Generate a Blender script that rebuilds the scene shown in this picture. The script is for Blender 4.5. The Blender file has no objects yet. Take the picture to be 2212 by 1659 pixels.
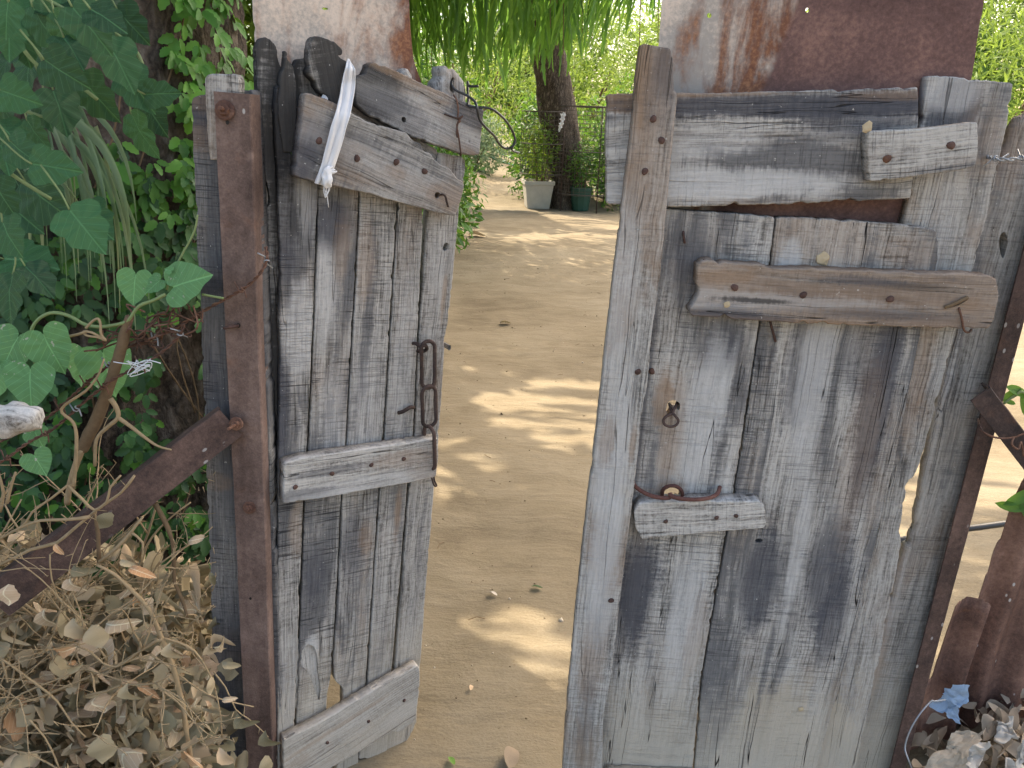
import bpy, bmesh, math, random
import numpy as np
from mathutils import Vector, Matrix, noise
from mathutils.geometry import delaunay_2d_cdt
random.seed(7); np.random.seed(7)
S = bpy.context.scene
COL = S.collection
# ------------------------------------------------------------------ camera
FPX, PITCH, ROLL, HC = 1640.0, math.radians(19.3), math.radians(1.9), 1.5
FW = Vector((0, math.cos(PITCH), -math.sin(PITCH)))
UP0 = Vector((0, math.sin(PITCH), math.cos(PITCH)))
RT = Vector((1, 0, 0)) * math.cos(ROLL) + UP0 * math.sin(ROLL)
UPV = Vector((-1, 0, 0)) * math.sin(ROLL) + UP0 * math.cos(ROLL)
CAM = Vector((0, 0, HC))
cd = bpy.data.cameras.new('camera')
cam = bpy.data.objects.new('camera', cd); COL.objects.link(cam)
cd.sensor_width = 36; cd.lens = 36 * FPX / 2212; cd.clip_end = 2000; cd.clip_start = 0.02
cam.matrix_world = Matrix(((RT.x, UPV.x, -FW.x, 0), (RT.y, UPV.y, -FW.y, 0), (RT.z, UPV.z, -FW.z, HC), (0, 0, 0, 1)))
S.camera = cam
# ------------------------------------------------------------------ light
ELEV, AZ = math.radians(50), math.radians(44)          # sun stands behind the gate, to the left
SUND = Vector((-math.sin(AZ) * math.cos(ELEV), math.cos(AZ) * math.cos(ELEV), math.sin(ELEV)))
W = bpy.data.worlds.new('World'); S.world = W; W.use_nodes = True
wn = W.node_tree.nodes; sky = wn.new('ShaderNodeTexSky'); sky.sky_type = 'NISHITA'; sky.sun_disc = False
sky.sun_elevation = ELEV; sky.sun_rotation = AZ; sky.air_density = 1.0; sky.dust_density = 4.0; sky.ozone_density = 1.0
W.node_tree.links.new(sky.outputs[0], wn['Background'].inputs[0]); wn['Background'].inputs[1].default_value = 0.15
sl = bpy.data.lights.new('sun', 'SUN'); sl.energy = 3.0; sl.angle = math.radians(0.55); sl.color = (1, 0.91, 0.80)
so = bpy.data.objects.new('sun', sl); COL.objects.link(so); so.location = (-8, 10, 12)
so.rotation_euler = (-SUND).to_track_quat('-Z', 'Y').to_euler()
VS = S.view_settings; VS.view_transform = 'Standard'; VS.look = 'None'; VS.gamma = 1; VS.use_curve_mapping = False
VS.exposure = 1.75
VS.use_white_balance = True; VS.white_balance_temperature = 7500; VS.white_balance_tint = 8
S.render.engine = 'CYCLES'
S.cycles.max_bounces = 4; S.cycles.diffuse_bounces = 2; S.cycles.glossy_bounces = 2; S.cycles.adaptive_threshold = .02; S.cycles.transparent_max_bounces = 8; S.cycles.use_denoising = True
S.cycles.caustics_reflective = False; S.cycles.caustics_refractive = False

# ------------------------------------------------------------------ geometry helpers
def ray(u, v): return RT * ((u - 1106) / FPX) - UPV * ((v - 829.5) / FPX) + FW
def aty(u, v, y):
    d = ray(u, v); return CAM + d * (y / d.y)
def gnd(u, v, z=0.0):
    d = ray(u, v); return CAM + d * ((z - HC) / d.z)
def proj(p):
    q = Vector(p) - CAM; w = q.dot(FW)
    return 1106 + FPX * q.dot(RT) / w, 829.5 - FPX * q.dot(UPV) / w
def inpoly(u, v, poly):
    r = False; j = len(poly) - 1
    for i in range(len(poly)):
        a, b = poly[i], poly[j]
        if (a[1] > v) != (b[1] > v) and u < (b[0] - a[0]) * (v - a[1]) / (b[1] - a[1]) + a[0]: r = not r
        j = i
    return r
class Frame:
    def __init__(s, o, ang):
        s.o = Vector(o); s.ex = Vector((math.cos(ang), math.sin(ang), 0)); s.ez = Vector((0, 0, 1))
        s.n = Vector((math.sin(ang), -math.cos(ang), 0))
    def hit(s, u, v, off=0.0):
        d = ray(u, v); k = ((s.o + s.n * off) - CAM).dot(s.n) / d.dot(s.n); return CAM + d * k
GR = Frame((0, 1.36, 0), math.radians(-1.0))      # the right leaf and its post
GL = Frame((-0.47, 1.37, 0), math.radians(33))    # the left leaf, swung inward
GP = Frame((0, 1.335, 0), 0)                      # the left post

MW = {}
def place(o, mw, parent=None):
    COL.objects.link(o)
    if parent is not None:
        o.parent = parent; o.matrix_parent_inverse = MW[parent].inverted()
    o.matrix_basis = mw; MW[o] = mw.copy(); return o
def thing(name, label, cat, loc=(0, 0, 0), group=None, kind=None):
    o = bpy.data.objects.new(name, None); o.empty_display_size = .1
    place(o, Matrix.Translation(Vector(loc))); return tag(o, label, cat, group, kind)
def tag(o, label=None, cat=None, group=None, kind=None):
    if label: o['label'] = label
    if cat: o['category'] = cat
    if group: o['group'] = group
    if kind: o['kind'] = kind
    return o
def mesh(name, V, F, mat, smooth=False, var=None):
    me = bpy.data.meshes.new(name)
    V = np.asarray(V, dtype=np.float32)
    if isinstance(F, np.ndarray):
        n, k = F.shape
        me.vertices.add(len(V)); me.vertices.foreach_set('co', V.ravel())
        me.loops.add(n * k); me.loops.foreach_set('vertex_index', F.astype(np.int32).ravel())
        me.polygons.add(n); me.polygons.foreach_set('loop_start', np.arange(0, n * k, k, dtype=np.int32))
        me.update(calc_edges=True)
    else:
        me.from_pydata([tuple(map(float, p)) for p in V], [], F)
    if var is not None:
        a = me.attributes.new('var', 'FLOAT', 'POINT'); a.data.foreach_set('value', np.asarray(var, dtype=np.float32))
    me.materials.append(mat)
    if smooth: me.polygons.foreach_set('use_smooth', np.ones(len(me.polygons), dtype=bool))
    me.update(); return me
def obj(name, me, parent=None, mw=None):
    return place(bpy.data.objects.new(name, me), mw or Matrix.Identity(4), parent)
def catmull(P, n=6):
    P = [Vector(p) for p in P]; out = []
    if len(P) < 3: n = max(n, 2)
    for i in range(len(P) - 1):
        p0 = P[max(i - 1, 0)]; p1 = P[i]; p2 = P[i + 1]; p3 = P[min(i + 2, len(P) - 1)]
        for k in range(n):
            t = k / n
            out.append(.5 * ((2 * p1) + (p2 - p0) * t + (2 * p0 - 5 * p1 + 4 * p2 - p3) * t * t + (3 * p1 - p0 - 3 * p2 + p3) * t ** 3))
    out.append(P[-1]); return out
def tube_geo(P, r, sides=6, closed=False, wob=0.0):
    P = [Vector(p) for p in P]; n = len(P)
    R = [r] * n if not hasattr(r, '__len__') else [float(np.interp(i / (n - 1), np.linspace(0, 1, len(r)), r)) for i in range(n)]
    V = []; F = []; ref = None
    for i in range(n):
        t = (P[(i + 1) % n] - P[i - 1]) if closed else (P[min(i + 1, n - 1)] - P[max(i - 1, 0)])
        if t.length < 1e-9: t = Vector((0, 0, 1))
        t.normalize()
        if ref is None: ref = t.orthogonal().normalized()
        ref = (ref - t * ref.dot(t))
        ref = ref.normalized() if ref.length > 1e-6 else t.orthogonal().normalized()
        b = t.cross(ref)
        for k in range(sides):
            a = 2 * math.pi * k / sides; rr = R[i] * (1 + wob * (noise.noise(P[i] * 40 + Vector((k * 3.1, 0, 0)))))
            V.append(P[i] + (ref * math.cos(a) + b * math.sin(a)) * rr)
    m = n if closed else n - 1
    for i in range(m):
        j = (i + 1) % n
        for k in range(sides):
            l = (k + 1) % sides; F.append((i * sides + k, i * sides + l, j * sides + l, j * sides + k))
    if not closed:
        F.append(tuple(range(sides - 1, -1, -1))); F.append(tuple((n - 1) * sides + k for k in range(sides)))
    return V, F
def tube(name, P, r, mat, parent=None, sides=6, closed=False, smooth_path=0, wob=0.0):
    if smooth_path: P = catmull(P, smooth_path)
    c = sum((Vector(p) for p in P), Vector()) / len(P)
    V, F = tube_geo([Vector(p) - c for p in P], r, sides, closed, wob)
    return obj(name, mesh(name, V, F, mat, True), parent, Matrix.Translation(c))
def join(gs):
    V = []; F = []
    for v, f in gs:
        o = len(V); V += list(v); F += [tuple(i + o for i in q) for q in f]
    return V, F
def box_geo(x0, x1, y0, y1, z0, z1):
    V = [(x, y, z) for z in (z0, z1) for y in (y0, y1) for x in (x0, x1)]
    return V, [(0, 2, 3, 1), (4, 5, 7, 6), (0, 1, 5, 4), (2, 6, 7, 3), (0, 4, 6, 2), (1, 3, 7, 5)]

# ------------------------------------------------------------------ materials
class NB:
    def __init__(s, name):
        s.m = bpy.data.materials.new(name); s.m.use_nodes = True; s.t = s.m.node_tree; s.N = s.t.nodes; s.N.clear()
        s.out = s.N.new('ShaderNodeOutputMaterial')
    def n(s, t, **k):
        x = s.N.new(t)
        for a, b in k.items(): setattr(x, a, b)
        return x
    def put(s, sock, v):
        if isinstance(v, bpy.types.NodeSocket): s.t.links.new(v, sock)
        elif v is not None:
            if hasattr(sock.default_value, '__len__') and not hasattr(v, '__len__'): v = (v,) * len(sock.default_value)
            if hasattr(sock.default_value, '__len__') and len(sock.default_value) == 4 and len(v) == 3: v = (*v, 1)
            sock.default_value = v
    def M(s, op, a, b=None, c=None):
        x = s.n('ShaderNodeMath', operation=op)
        s.put(x.inputs[0], a); s.put(x.inputs[1], b); s.put(x.inputs[2], c); return x.outputs[0]
    def VM(s, op, a, b=None):
        x = s.n('ShaderNodeVectorMath', operation=op); s.put(x.inputs[0], a); s.put(x.inputs[1], b)
        return x.outputs['Value'] if op in ('LENGTH', 'DISTANCE') else x.outputs[0]
    def noise(s, vec, scale=1, detail=4, rough=.55, dist=0.0, col=False):
        x = s.n('ShaderNodeTexNoise'); s.put(x.inputs['Vector'], vec); s.put(x.inputs['Scale'], scale)
        x.inputs['Detail'].default_value = detail; x.inputs['Roughness'].default_value = rough; x.inputs['Distortion'].default_value = dist
        return x.outputs['Color' if col else 'Fac']
    def vor(s, vec, scale, feat='F1'):
        x = s.n('ShaderNodeTexVoronoi', feature=feat); s.put(x.inputs['Vector'], vec); x.inputs['Scale'].default_value = scale
        return x
    def step(s, v, a, b, hi=1.0):
        x = s.n('ShaderNodeMapRange', interpolation_type='SMOOTHSTEP'); s.put(x.inputs[0], v)
        x.inputs[1].default_value = a; x.inputs[2].default_value = b; x.inputs[3].default_value = 0; x.inputs[4].default_value = hi
        if a > b:
            x.inputs[1].default_value = b; x.inputs[2].default_value = a; x.inputs[3].default_value = hi; x.inputs[4].default_value = 0
        return x.outputs[0]
    def mix(s, f, a, b, mode='MIX'):
        x = s.n('ShaderNodeMix', data_type='RGBA', blend_type=mode)
        s.put(x.inputs[0], f); s.put(x.inputs[6], a); s.put(x.inputs[7], b); return x.outputs[2]
    def ramp(s, f, stops):
        x = s.n('ShaderNodeValToRGB'); e = x.color_ramp.elements
        while len(e) < len(stops): e.new(.5)
        for i, (p, c) in enumerate(stops): e[i].position = p; e[i].color = (*c, 1)
        s.put(x.inputs[0], f); return x.outputs[0]
    def scale(s, vec, sc): return s.VM('MULTIPLY', vec, sc)
    def bsdf(s, col, rough=.8, spec=.3, height=None, bdist=.002, bstr=1.0, metal=0, trans=None, tfac=0.0):
        b = s.n('ShaderNodeBsdfPrincipled'); s.put(b.inputs['Base Color'], col); s.put(b.inputs['Roughness'], rough)
        b.inputs['Specular IOR Level'].default_value = spec; b.inputs['Metallic'].default_value = metal
        if height is not None:
            u = s.n('ShaderNodeBump'); u.inputs['Strength'].default_value = bstr; u.inputs['Distance'].default_value = bdist
            s.put(u.inputs['Height'], height); s.t.links.new(u.outputs[0], b.inputs['Normal'])
        sh = b.outputs[0]
        if trans is not None:
            t = s.n('ShaderNodeBsdfTranslucent'); s.put(t.inputs[0], trans)
            x = s.n('ShaderNodeMixShader'); s.put(x.inputs[0], tfac); s.t.links.new(sh, x.inputs[1]); s.t.links.new(t.outputs[0], x.inputs[2]); sh = x.outputs[0]
        s.t.links.new(sh, s.out.inputs[0]); return s.m
    def oc(s, seed=True):
        v = s.n('ShaderNodeTexCoord').outputs['Object']
        if not seed: return v
        r = s.n('ShaderNodeObjectInfo').outputs['Random']
        c = s.n('ShaderNodeCombineXYZ'); s.put(c.inputs[0], s.M('MULTIPLY', r, 37.7)); s.put(c.inputs[1], s.M('MULTIPLY', r, 91.3)); s.put(c.inputs[2], s.M('MULTIPLY', r, 13.1))
        return s.VM('ADD', v, c.outputs[0])

DARK = (.024, .025, .031); MIDG = (.185, .172, .162); LITE = (.43, .41, .39); BRWN = (.17, .105, .065); DUST = (.50, .43, .34)
def wood(name, dark=.4, warm=.2, saw=.5, dust=0.0, crack=.5, lite=1.0, blobs=(), char=0.0):
    b = NB(name); raw = b.oc(False); v = b.oc()
    wob = b.scale(b.VM('SUBTRACT', b.noise(v, 6, 3, col=True), (.5, .5, .5)), (0, .016, 0))
    v2 = b.VM('ADD', v, wob)
    g = b.noise(b.scale(v2, (9, 270, 60)), 1, 3, .7)
    g2 = b.noise(b.scale(v2, (3, 42, 30)), 1, 5, .65)
    st = b.noise(b.scale(v2, (2.0, 10.5, 7)), 1, 5, .56, .7)
    mo = b.noise(v, 120, 5, .75)
    cross = b.noise(b.scale(v2, (150, 14, 7)), 1, 4, .7)
    tone = b.M('ADD', b.M('MULTIPLY', g, .50), b.M('ADD', b.M('MULTIPLY', g2, .32), b.M('ADD', b.M('MULTIPLY', mo, .30), b.M('MULTIPLY', cross, .22 * min(1.2, saw + .3)))))
    ofs = .55 * (.22 * min(1.2, saw + .3)) - .09
    col = b.ramp(b.M('SUBTRACT', tone, ofs), [(.45, (.045, .042, .040)), (.53, tuple(c * .72 for c in MIDG)), (.61, tuple(c * .74 * lite for c in LITE)), (.71, tuple(min(.8, c * 1.12 * lite) for c in LITE))])
    wm = b.step(b.noise(b.scale(v, (3, 9, 9)), 1, 5, .65, .4), .48, .70, warm * 1.5)
    col = b.mix(wm, col, b.mix(tone, (.07, .042, .028), (.36, .26, .19)))
    # bleached streaks along the grain
    bl = b.step(b.M('ADD', b.noise(b.scale(v2, (2.4, 19, 9)), 1, 5, .65), b.M('MULTIPLY', b.M('SUBTRACT', mo, .5), .25)), .56, .72, .45 * lite * max(.15, 1 - warm))
    col = b.mix(bl, col, b.mix(tone, (.27, .26, .25), (.57, .55, .53)))
    wsh = b.M('ADD', st, b.M('ADD', b.M('MULTIPLY', b.M('SUBTRACT', g2, .5), .28), b.M('MULTIPLY', b.M('SUBTRACT', b.M('ADD', cross, b.M('MULTIPLY', mo, .7)), .85), .30)))
    mask = b.step(wsh, .70 - .40 * dark, .86 - .40 * dark)
    col = b.mix(b.M('MULTIPLY', mask, .80), col, b.mix(tone, DARK, (.125, .126, .138)))
    # saw marks run across the grain: short dark ticks
    sw = b.step(b.noise(b.scale(v2, (360, 9, 5)), 1, 2, .6), .55, .63)
    sm = b.step(b.noise(b.scale(v, (7, 9, 7)), 1, 4, .6), .38, .58)
    swm = b.M('MULTIPLY', b.M('MULTIPLY', sw, sm), min(1.0, saw))
    col = b.mix(b.M('MULTIPLY', swm, .8), col, DARK)
    # checks and cracks along the grain
    n2 = b.noise(b.scale(v2, (1.1, 44, 20)), 1, 2, .5)
    ln = b.M('MULTIPLY', b.step(b.M('ABSOLUTE', b.M('SUBTRACT', n2, .5)), .0065, .001), b.step(b.noise(b.scale(v, (2.5, 16, 9)), 1, 2), .48, .56))
    ln = b.M('MULTIPLY', ln, crack)
    for (cx, cy, rx, ry, kind, amt) in blobs:
        dv = b.scale(b.VM('SUBTRACT', raw, (cx, cy, 0)), (1 / rx, 1 / ry, 0))
        d = b.M('ADD', b.VM('LENGTH', dv), b.M('MULTIPLY', b.M('SUBTRACT', wsh, .5), 2.6))
        f = b.step(d, 1.2, .5, amt if kind != 'warm' else amt * .75)
        if kind == 'warm': f = b.M('MULTIPLY', f, b.step(b.M('ADD', g2, b.M('MULTIPLY', mo, .4)), .40, .72))
        col = b.mix(f, col, {'dark': b.mix(tone, DARK, (.10, .103, .125)), 'lite': b.mix(tone, (.28, .275, .275), (.66, .65, .65)), 'warm': b.mix(tone, (.09, .05, .03), (.40, .27, .18)), 'dust': b.mix(tone, (.36, .30, .23), DUST), 'char': b.mix(tone, (.008, .008, .009), (.045, .044, .046))}[kind])
    if dust:
        z = b.n('ShaderNodeSeparateXYZ'); b.put(z.inputs[0], b.n('ShaderNodeNewGeometry').outputs['Position'])
        zz = b.M('ADD', z.outputs[2], b.M('MULTIPLY', b.M('SUBTRACT', wsh, .5), .45))
        col = b.mix(b.step(zz, .44, .10, dust), col, b.mix(tone, (.36, .315, .26), (.58, .52, .44)))
    if char: col = b.mix(b.step(wsh, .58 - .3 * char, .72 - .3 * char, .92), col, b.mix(tone, (.010, .010, .011), (.07, .066, .064)))
    sp = b.step(b.noise(v, 150, 2, .5), .725, .76, .55)
    col = b.mix(sp, col, (.62, .60, .57))
    col = b.mix(ln, col, (.012, .011, .011))
    h = b.M('ADD', b.M('MULTIPLY', g, .7), b.M('ADD', b.M('MULTIPLY', g2, .35), b.M('MULTIPLY', mo, .45)))
    h = b.M('SUBTRACT', h, b.M('ADD', b.M('MULTIPLY', swm, .4), b.M('MULTIPLY', ln, 1.6)))
    h = b.M('ADD', h, b.M('MULTIPLY', cross, .4 * saw))
    return b.bsdf(col, .88, .2, h, .0026, 1.0)
def rust(name, base=(.115, .062, .052), hi=(.20, .115, .095), lo=(.05, .028, .026), orange=.25, specks=0.0):
    b = NB(name); v = b.oc()
    n1 = b.noise(v, 6, 5, .6); n2 = b.noise(v, 90, 4, .7); n3 = b.noise(v, 300, 3, .7)
    n4 = b.noise(b.scale(v, (22, 22, 3)), 1, 4, .6)
    t = b.M('ADD', b.M('MULTIPLY', n1, .55), b.M('ADD', b.M('MULTIPLY', n2, .28), b.M('ADD', b.M('MULTIPLY', n3, .2), b.M('MULTIPLY', b.M('SUBTRACT', n4, .5), .35))))
    col = b.ramp(t, [(.38, lo), (.52, base), (.66, hi)])
    col = b.mix(b.step(b.noise(v, 13, 4, .6), .60, .72, .35), col, tuple(min(1, c * 1.7 + .03) for c in hi))
    col = b.mix(b.step(b.noise(v, 9, 5, .65, .5), .56, .72, orange), col, (.30, .12, .05))
    if specks:
        p = b.vor(b.scale(v, (1, 1, .55)), 62)
        big = b.step(b.noise(v, 4, 2), .45, .6)
        col = b.mix(b.M('MULTIPLY', b.M('MULTIPLY', b.step(p.outputs['Distance'], .2, .12), b.step(b.M('MULTIPLY', 1.0, p.outputs['Color']), .66, .7)), b.M('MULTIPLY', big, specks)), col, (.55, .52, .50))
    return b.bsdf(col, .78, .3, b.M('ADD', n2, b.M('MULTIPLY', n3, .6)), .0016, .8)
def sheet(name, kind, e0=0.0, e1=1.0, sl=0.0):
    b = NB(name); raw = b.oc(False); v = b.VM('ADD', raw, (3.3, 1.7, 0))
    x = b.n('ShaderNodeSeparateXYZ'); b.put(x.inputs[0], raw); X, Y = x.outputs[0], x.outputs[1]
    n1 = b.noise(b.scale(v, (9, 3.5, 5)), 1, 6, .62, .5); n2 = b.noise(v, 120, 4, .7); n3 = b.noise(b.scale(v, (5, 4, 4)), 1, 4, .6)
    pale = b.mix(b.step(b.M('ADD', n3, b.M('MULTIPLY', b.M('SUBTRACT', n2, .5), .5)), .38, .62), (.38, .34, .31), (.66, .55, .47))
    ru = b.ramp(b.M('ADD', b.M('MULTIPLY', n1, .6), b.M('MULTIPLY', n2, .4)), [(.36, (.07, .03, .028)), (.5, (.20, .085, .05)), (.64, (.42, .20, .105))])
    if kind == 'left':
        edge = b.step(b.M('ADD', X, b.M('MULTIPLY', b.M('SUBTRACT', n1, .5), .3)), e0, e1)
        amt = b.M('MAXIMUM', b.step(n1, .47, .62, .8), edge)
        col = b.mix(amt, pale, ru)
        sp = b.vor(v, 17); dots = b.M('MULTIPLY', b.step(sp.outputs['Distance'], .30, .10), b.step(sp.outputs['Color'], .55, .6))
        col = b.mix(b.M('MULTIPLY', dots, .75), col, (.22, .075, .05))
    else:
        mar = b.ramp(b.M('ADD', b.M('MULTIPLY', n3, .62), b.M('MULTIPLY', n2, .38)), [(.36, (.08, .042, .038)), (.5, (.155, .085, .076)), (.62, (.28, .155, .125))])
        xe = b.M('ADD', b.M('SUBTRACT', X, b.M('MULTIPLY', Y, sl)), b.M('MULTIPLY', b.M('SUBTRACT', n2, .5), .02))
        amt = b.step(b.M('ADD', n1, b.M('MULTIPLY', b.M('SUBTRACT', X, e0), .9)), .34, .50)
        col = b.mix(amt, pale, ru)
        col = b.mix(b.step(xe, e0, e0 + .014), col, mar)
    return b.bsdf(col, .75, .3, b.M('ADD', n2, b.M('MULTIPLY', n3, .5)), .0012, .6)
def leafm(name, c1, c2, c3=None, tr=.35, trc=None, rough=.5, veins=False, dead=0.0, spec=.4, pale=.0):
    b = NB(name); raw = b.oc(False)
    at = b.n('ShaderNodeAttribute', attribute_name='var').outputs['Fac']
    r = b.M('FRACT', b.M('ADD', at, b.n('ShaderNodeObjectInfo').outputs['Random']))
    col = b.ramp(r, [(0.0, c1), (.6, c2), (1.0, c3 or c2)])
    nz = b.noise(b.oc(), 60, 3, .6)
    col = b.mix(b.M('MULTIPLY', nz, .35), col, b.mix(.5, col, (.02, .03, .01)))
    h = nz
    if veins:
        x = b.n('ShaderNodeSeparateXYZ'); b.put(x.inputs[0], raw)
        ay = b.M('ABSOLUTE', x.outputs[1]); mid = b.step(ay, .022, .006)
        w = b.M('FRACT', b.M('MULTIPLY', b.M('SUBTRACT', x.outputs[0], b.M('MULTIPLY', ay, .75)), 7.0))
        sv = b.step(b.M('ABSOLUTE', b.M('SUBTRACT', w, .5)), .06, .015, .6)
        vv = b.M('MAXIMUM', mid, sv)
        col = b.mix(b.M('MULTIPLY', vv, .45), col, tuple(min(1, c * 1.9 + .05) for c in c2))
        h = b.M('ADD', nz, b.M('MULTIPLY', vv, -.8))
    if pale:
        col = b.mix(b.step(b.noise(b.oc(), 7, 2), .68, .70, pale), col, (.5, .46, .4))
    if dead: col = b.mix(b.step(nz, .45, .7, dead), col, (.16, .085, .035))
    return b.bsdf(col, rough, spec, h, .02 if veins else .004, .35, 0, b.mix(.35, col, trc or tuple(min(1, c * 2) for c in c2)), tr)

M_WOOD = {
 'r': wood('weathered_grey_wood', .42, .12, .65, 1.0, .8, 1.1),
 'stile': wood('pale_stile_wood', .16, .35, .35, .25, .5, 1.12),
 'top': wood('grey_top_board_wood', .44, .4, .55, 0, .55, 1.08),
 'cleat': wood('brown_grey_wood', .28, .6, .30, 0, .95, 1.0),
 'l': wood('dark_grey_plank_wood', .47, .14, .9, .8, .6, .95),
 'lb': wood('brown_board_wood', .45, .7, .2, 0, .5, .8),
 'lcleat': wood('silver_grey_wood', .28, .3, .2, .7, .5, 1.05),
 'char': wood('charred_wood', .66, .2, .2, 0, .8, .7, char=.8),
 'post': wood('blue_grey_post_wood', .66, .12, .6, .1, .5, .7),
 'block': wood('bleached_block_wood', .18, .35, .7, 0, .9, 1.0),
 'old': wood('old_bleached_wood', .25, .45, .1, 0, 1.0, 1.05),
 'pale': wood('fresh_pale_batten_wood', .05, .12, .35, 0, .35, 1.3)}
M_RUST = rust('rusty_angle_iron', (.155, .103, .088), (.26, .18, .155), (.075, .048, .042), orange=.2, specks=.8)
M_RUSTD = rust('dark_rust', (.085, .052, .044), (.17, .105, .085), (.03, .02, .018), .15, .5)
M_NAIL = rust('nail_rust', (.09, .05, .042), (.15, .085, .07), (.04, .024, .022), .3)
M_IRON = rust('dark_iron', (.055, .036, .032), (.11, .07, .06), (.02, .015, .015), .2)
M_HASP = rust('red_brown_iron', (.13, .055, .045), (.21, .10, .08), (.06, .03, .028), .2)
M_WIRE = rust('rusty_wire', (.13, .065, .045), (.24, .13, .09), (.05, .03, .025), .3)
M_CORR = rust('corrugated_rust', (.19, .105, .08), (.32, .19, .145), (.085, .046, .038), .3, .9)
def simple(name, c, rough=.6, spec=.4, nz=0.15, sc=30, metal=0, tr=0.0, bump=.001):
    b = NB(name); n = b.noise(b.oc(), sc, 4, .6)
    col = b.mix(n, tuple(k * (1 - nz) for k in c), tuple(min(1, k * (1 + nz)) for k in c))
    return b.bsdf(col, rough, spec, n, bump, .6, metal, c if tr else None, tr)
M_CLOTH = simple('white_cloth', (.80, .80, .83), .9, .1, .06, 60, 0, .12)
M_CABLE = simple('black_cable', (.03, .032, .035), .38, .5, .2)
M_HOSE = simple('green_hose', (.02, .14, .09), .4, .5)
M_STEEL = simple('galvanised_wire', (.32, .34, .37), .45, .5, .2, 60, .5)
M_TWIG = simple('pale_dry_twig', (.34, .25, .15), .85, .15, .35, 70, bump=.002)
M_TWIGD = simple('brown_dry_twig', (.17, .115, .07), .85, .15, .4, 70, bump=.002)
M_STEM = simple('green_stem', (.20, .26, .11), .6, .3, .2, 50)
M_LOG = wood('bleached_log', .05, .35, .1, 0, .4, 1.35)
M_POT = simple('pale_plaster', (.44, .42, .37), .85, .2, .2, 9)
M_POTG = simple('green_plastic', (.02, .075, .055), .5, .4, .2)
M_CAGE = simple('rusty_mesh_wire', (.10, .085, .075), .7, .3, .3)
M_BLUE = simple('blue_plastic', (.38, .52, .70), .4, .4, .4, 40, 0, .3)
M_PLAS = simple('milky_plastic', (.56, .52, .47), .5, .5, .12, 40, 0, .3)
M_THREAD = simple('white_thread', (.75, .77, .8), .8, .2, .1)
def barkm():
    b = NB('rough_bark'); v = b.oc()
    n1 = b.noise(b.scale(v, (14, 14, 4)), 1, 6, .7, .5); vr = b.vor(b.VM('ADD', b.scale(v, (26, 26, 9)), b.scale(b.noise(v, 12, 3, col=True), (2, 2, 2))), 1.0, 'DISTANCE_TO_EDGE').outputs[0]
    n3 = b.noise(v, 90, 4, .7)
    t = b.M('ADD', b.M('MULTIPLY', n1, .5), b.M('ADD', b.M('MULTIPLY', vr, .45), b.M('MULTIPLY', n3, .25)))
    col = b.ramp(t, [(.32, (.03, .024, .02)), (.5, (.12, .095, .078)), (.68, (.25, .215, .185)), (.88, (.40, .36, .31))])
    return b.bsdf(col, .92, .15, t, .03, .9)
M_BARK = barkm()
def sandm():
    b = NB('sandy_earth'); v = b.n('ShaderNodeNewGeometry').outputs['Position']
    n1 = b.noise(v, .9, 4, .55, .3); n2 = b.noise(b.scale(v, (3, 7, 5)), 1, 6, .65, .4); n3 = b.noise(v, 130, 4, .7); n4 = b.noise(b.scale(v, (9, 26, 10)), 1, 4, .6)
    t = b.M('ADD', b.M('MULTIPLY', n1, .45), b.M('ADD', b.M('MULTIPLY', n2, .35), b.M('MULTIPLY', n3, .25)))
    col = b.ramp(t, [(.36, (.135, .108, .073)), (.52, (.222, .184, .128)), (.68, (.285, .245, .180))])
    col = b.mix(b.step(n2, .60, .75, .35), col, (.19, .135, .08))
    col = b.mix(b.step(b.noise(v, 42, 3, .6), .70, .74, .55), col, (.17, .12, .075))
    h = b.M('ADD', b.M('MULTIPLY', n2, 1.4), b.M('ADD', b.M('MULTIPLY', n3, .22), b.M('MULTIPLY', n4, .7)))
    return b.bsdf(col, .95, .12, h, .012, .8)
M_SAND = sandm()
# greens
M_FIG = leafm('fig_leaf', (.012, .05, .022), (.05, .165, .06), (.025, .09, .045), .14, (.22, .42, .08), .48, True, spec=.34)
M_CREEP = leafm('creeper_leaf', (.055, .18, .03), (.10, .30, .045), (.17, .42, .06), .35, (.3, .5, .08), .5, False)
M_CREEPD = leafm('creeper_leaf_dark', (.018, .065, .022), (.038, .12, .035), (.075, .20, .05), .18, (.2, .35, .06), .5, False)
M_HEART = leafm('heart_leaf', (.11, .28, .11), (.16, .38, .15), (.13, .31, .12), .28, (.3, .5, .1), .45, True, pale=.8)
M_STRAP = leafm('strap_blade', (.10, .20, .10), (.20, .31, .20), (.30, .34, .20), .25, (.35, .45, .12), .45, False)
M_DRY = leafm('dry_leaf', (.42, .32, .21), (.66, .50, .36), (.66, .37, .20), .18, (.5, .36, .18), .75, True, spec=.2)
M_DRYG = leafm('dry_olive_leaf', (.17, .155, .10), (.46, .38, .25), (.66, .49, .33), .15, (.45, .36, .18), .75, False, spec=.2)
M_WEEP = leafm('frond_leaflet', (.075, .20, .055), (.14, .33, .08), (.27, .50, .10), .5, (.34, .62, .06), .5)
M_FEATH = leafm('feathery_leaf', (.085, .16, .035), (.15, .25, .05), (.23, .33, .06), .42, (.6, .8, .12), .55)
M_HEDGE = leafm('hedge_leaf', (.025, .09, .018), (.06, .18, .03), (.13, .29, .04), .34, (.35, .62, .06), .45)
M_HEDGEY = leafm('yellow_green_leaf', (.06, .15, .022), (.12, .24, .035), (.20, .32, .05), .38, (.6, .75, .08), .5)
M_DARKG = leafm('shade_leaf', (.03, .08, .03), (.05, .12, .035), (.08, .16, .04), .3, (.25, .42, .06), .5)

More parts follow.
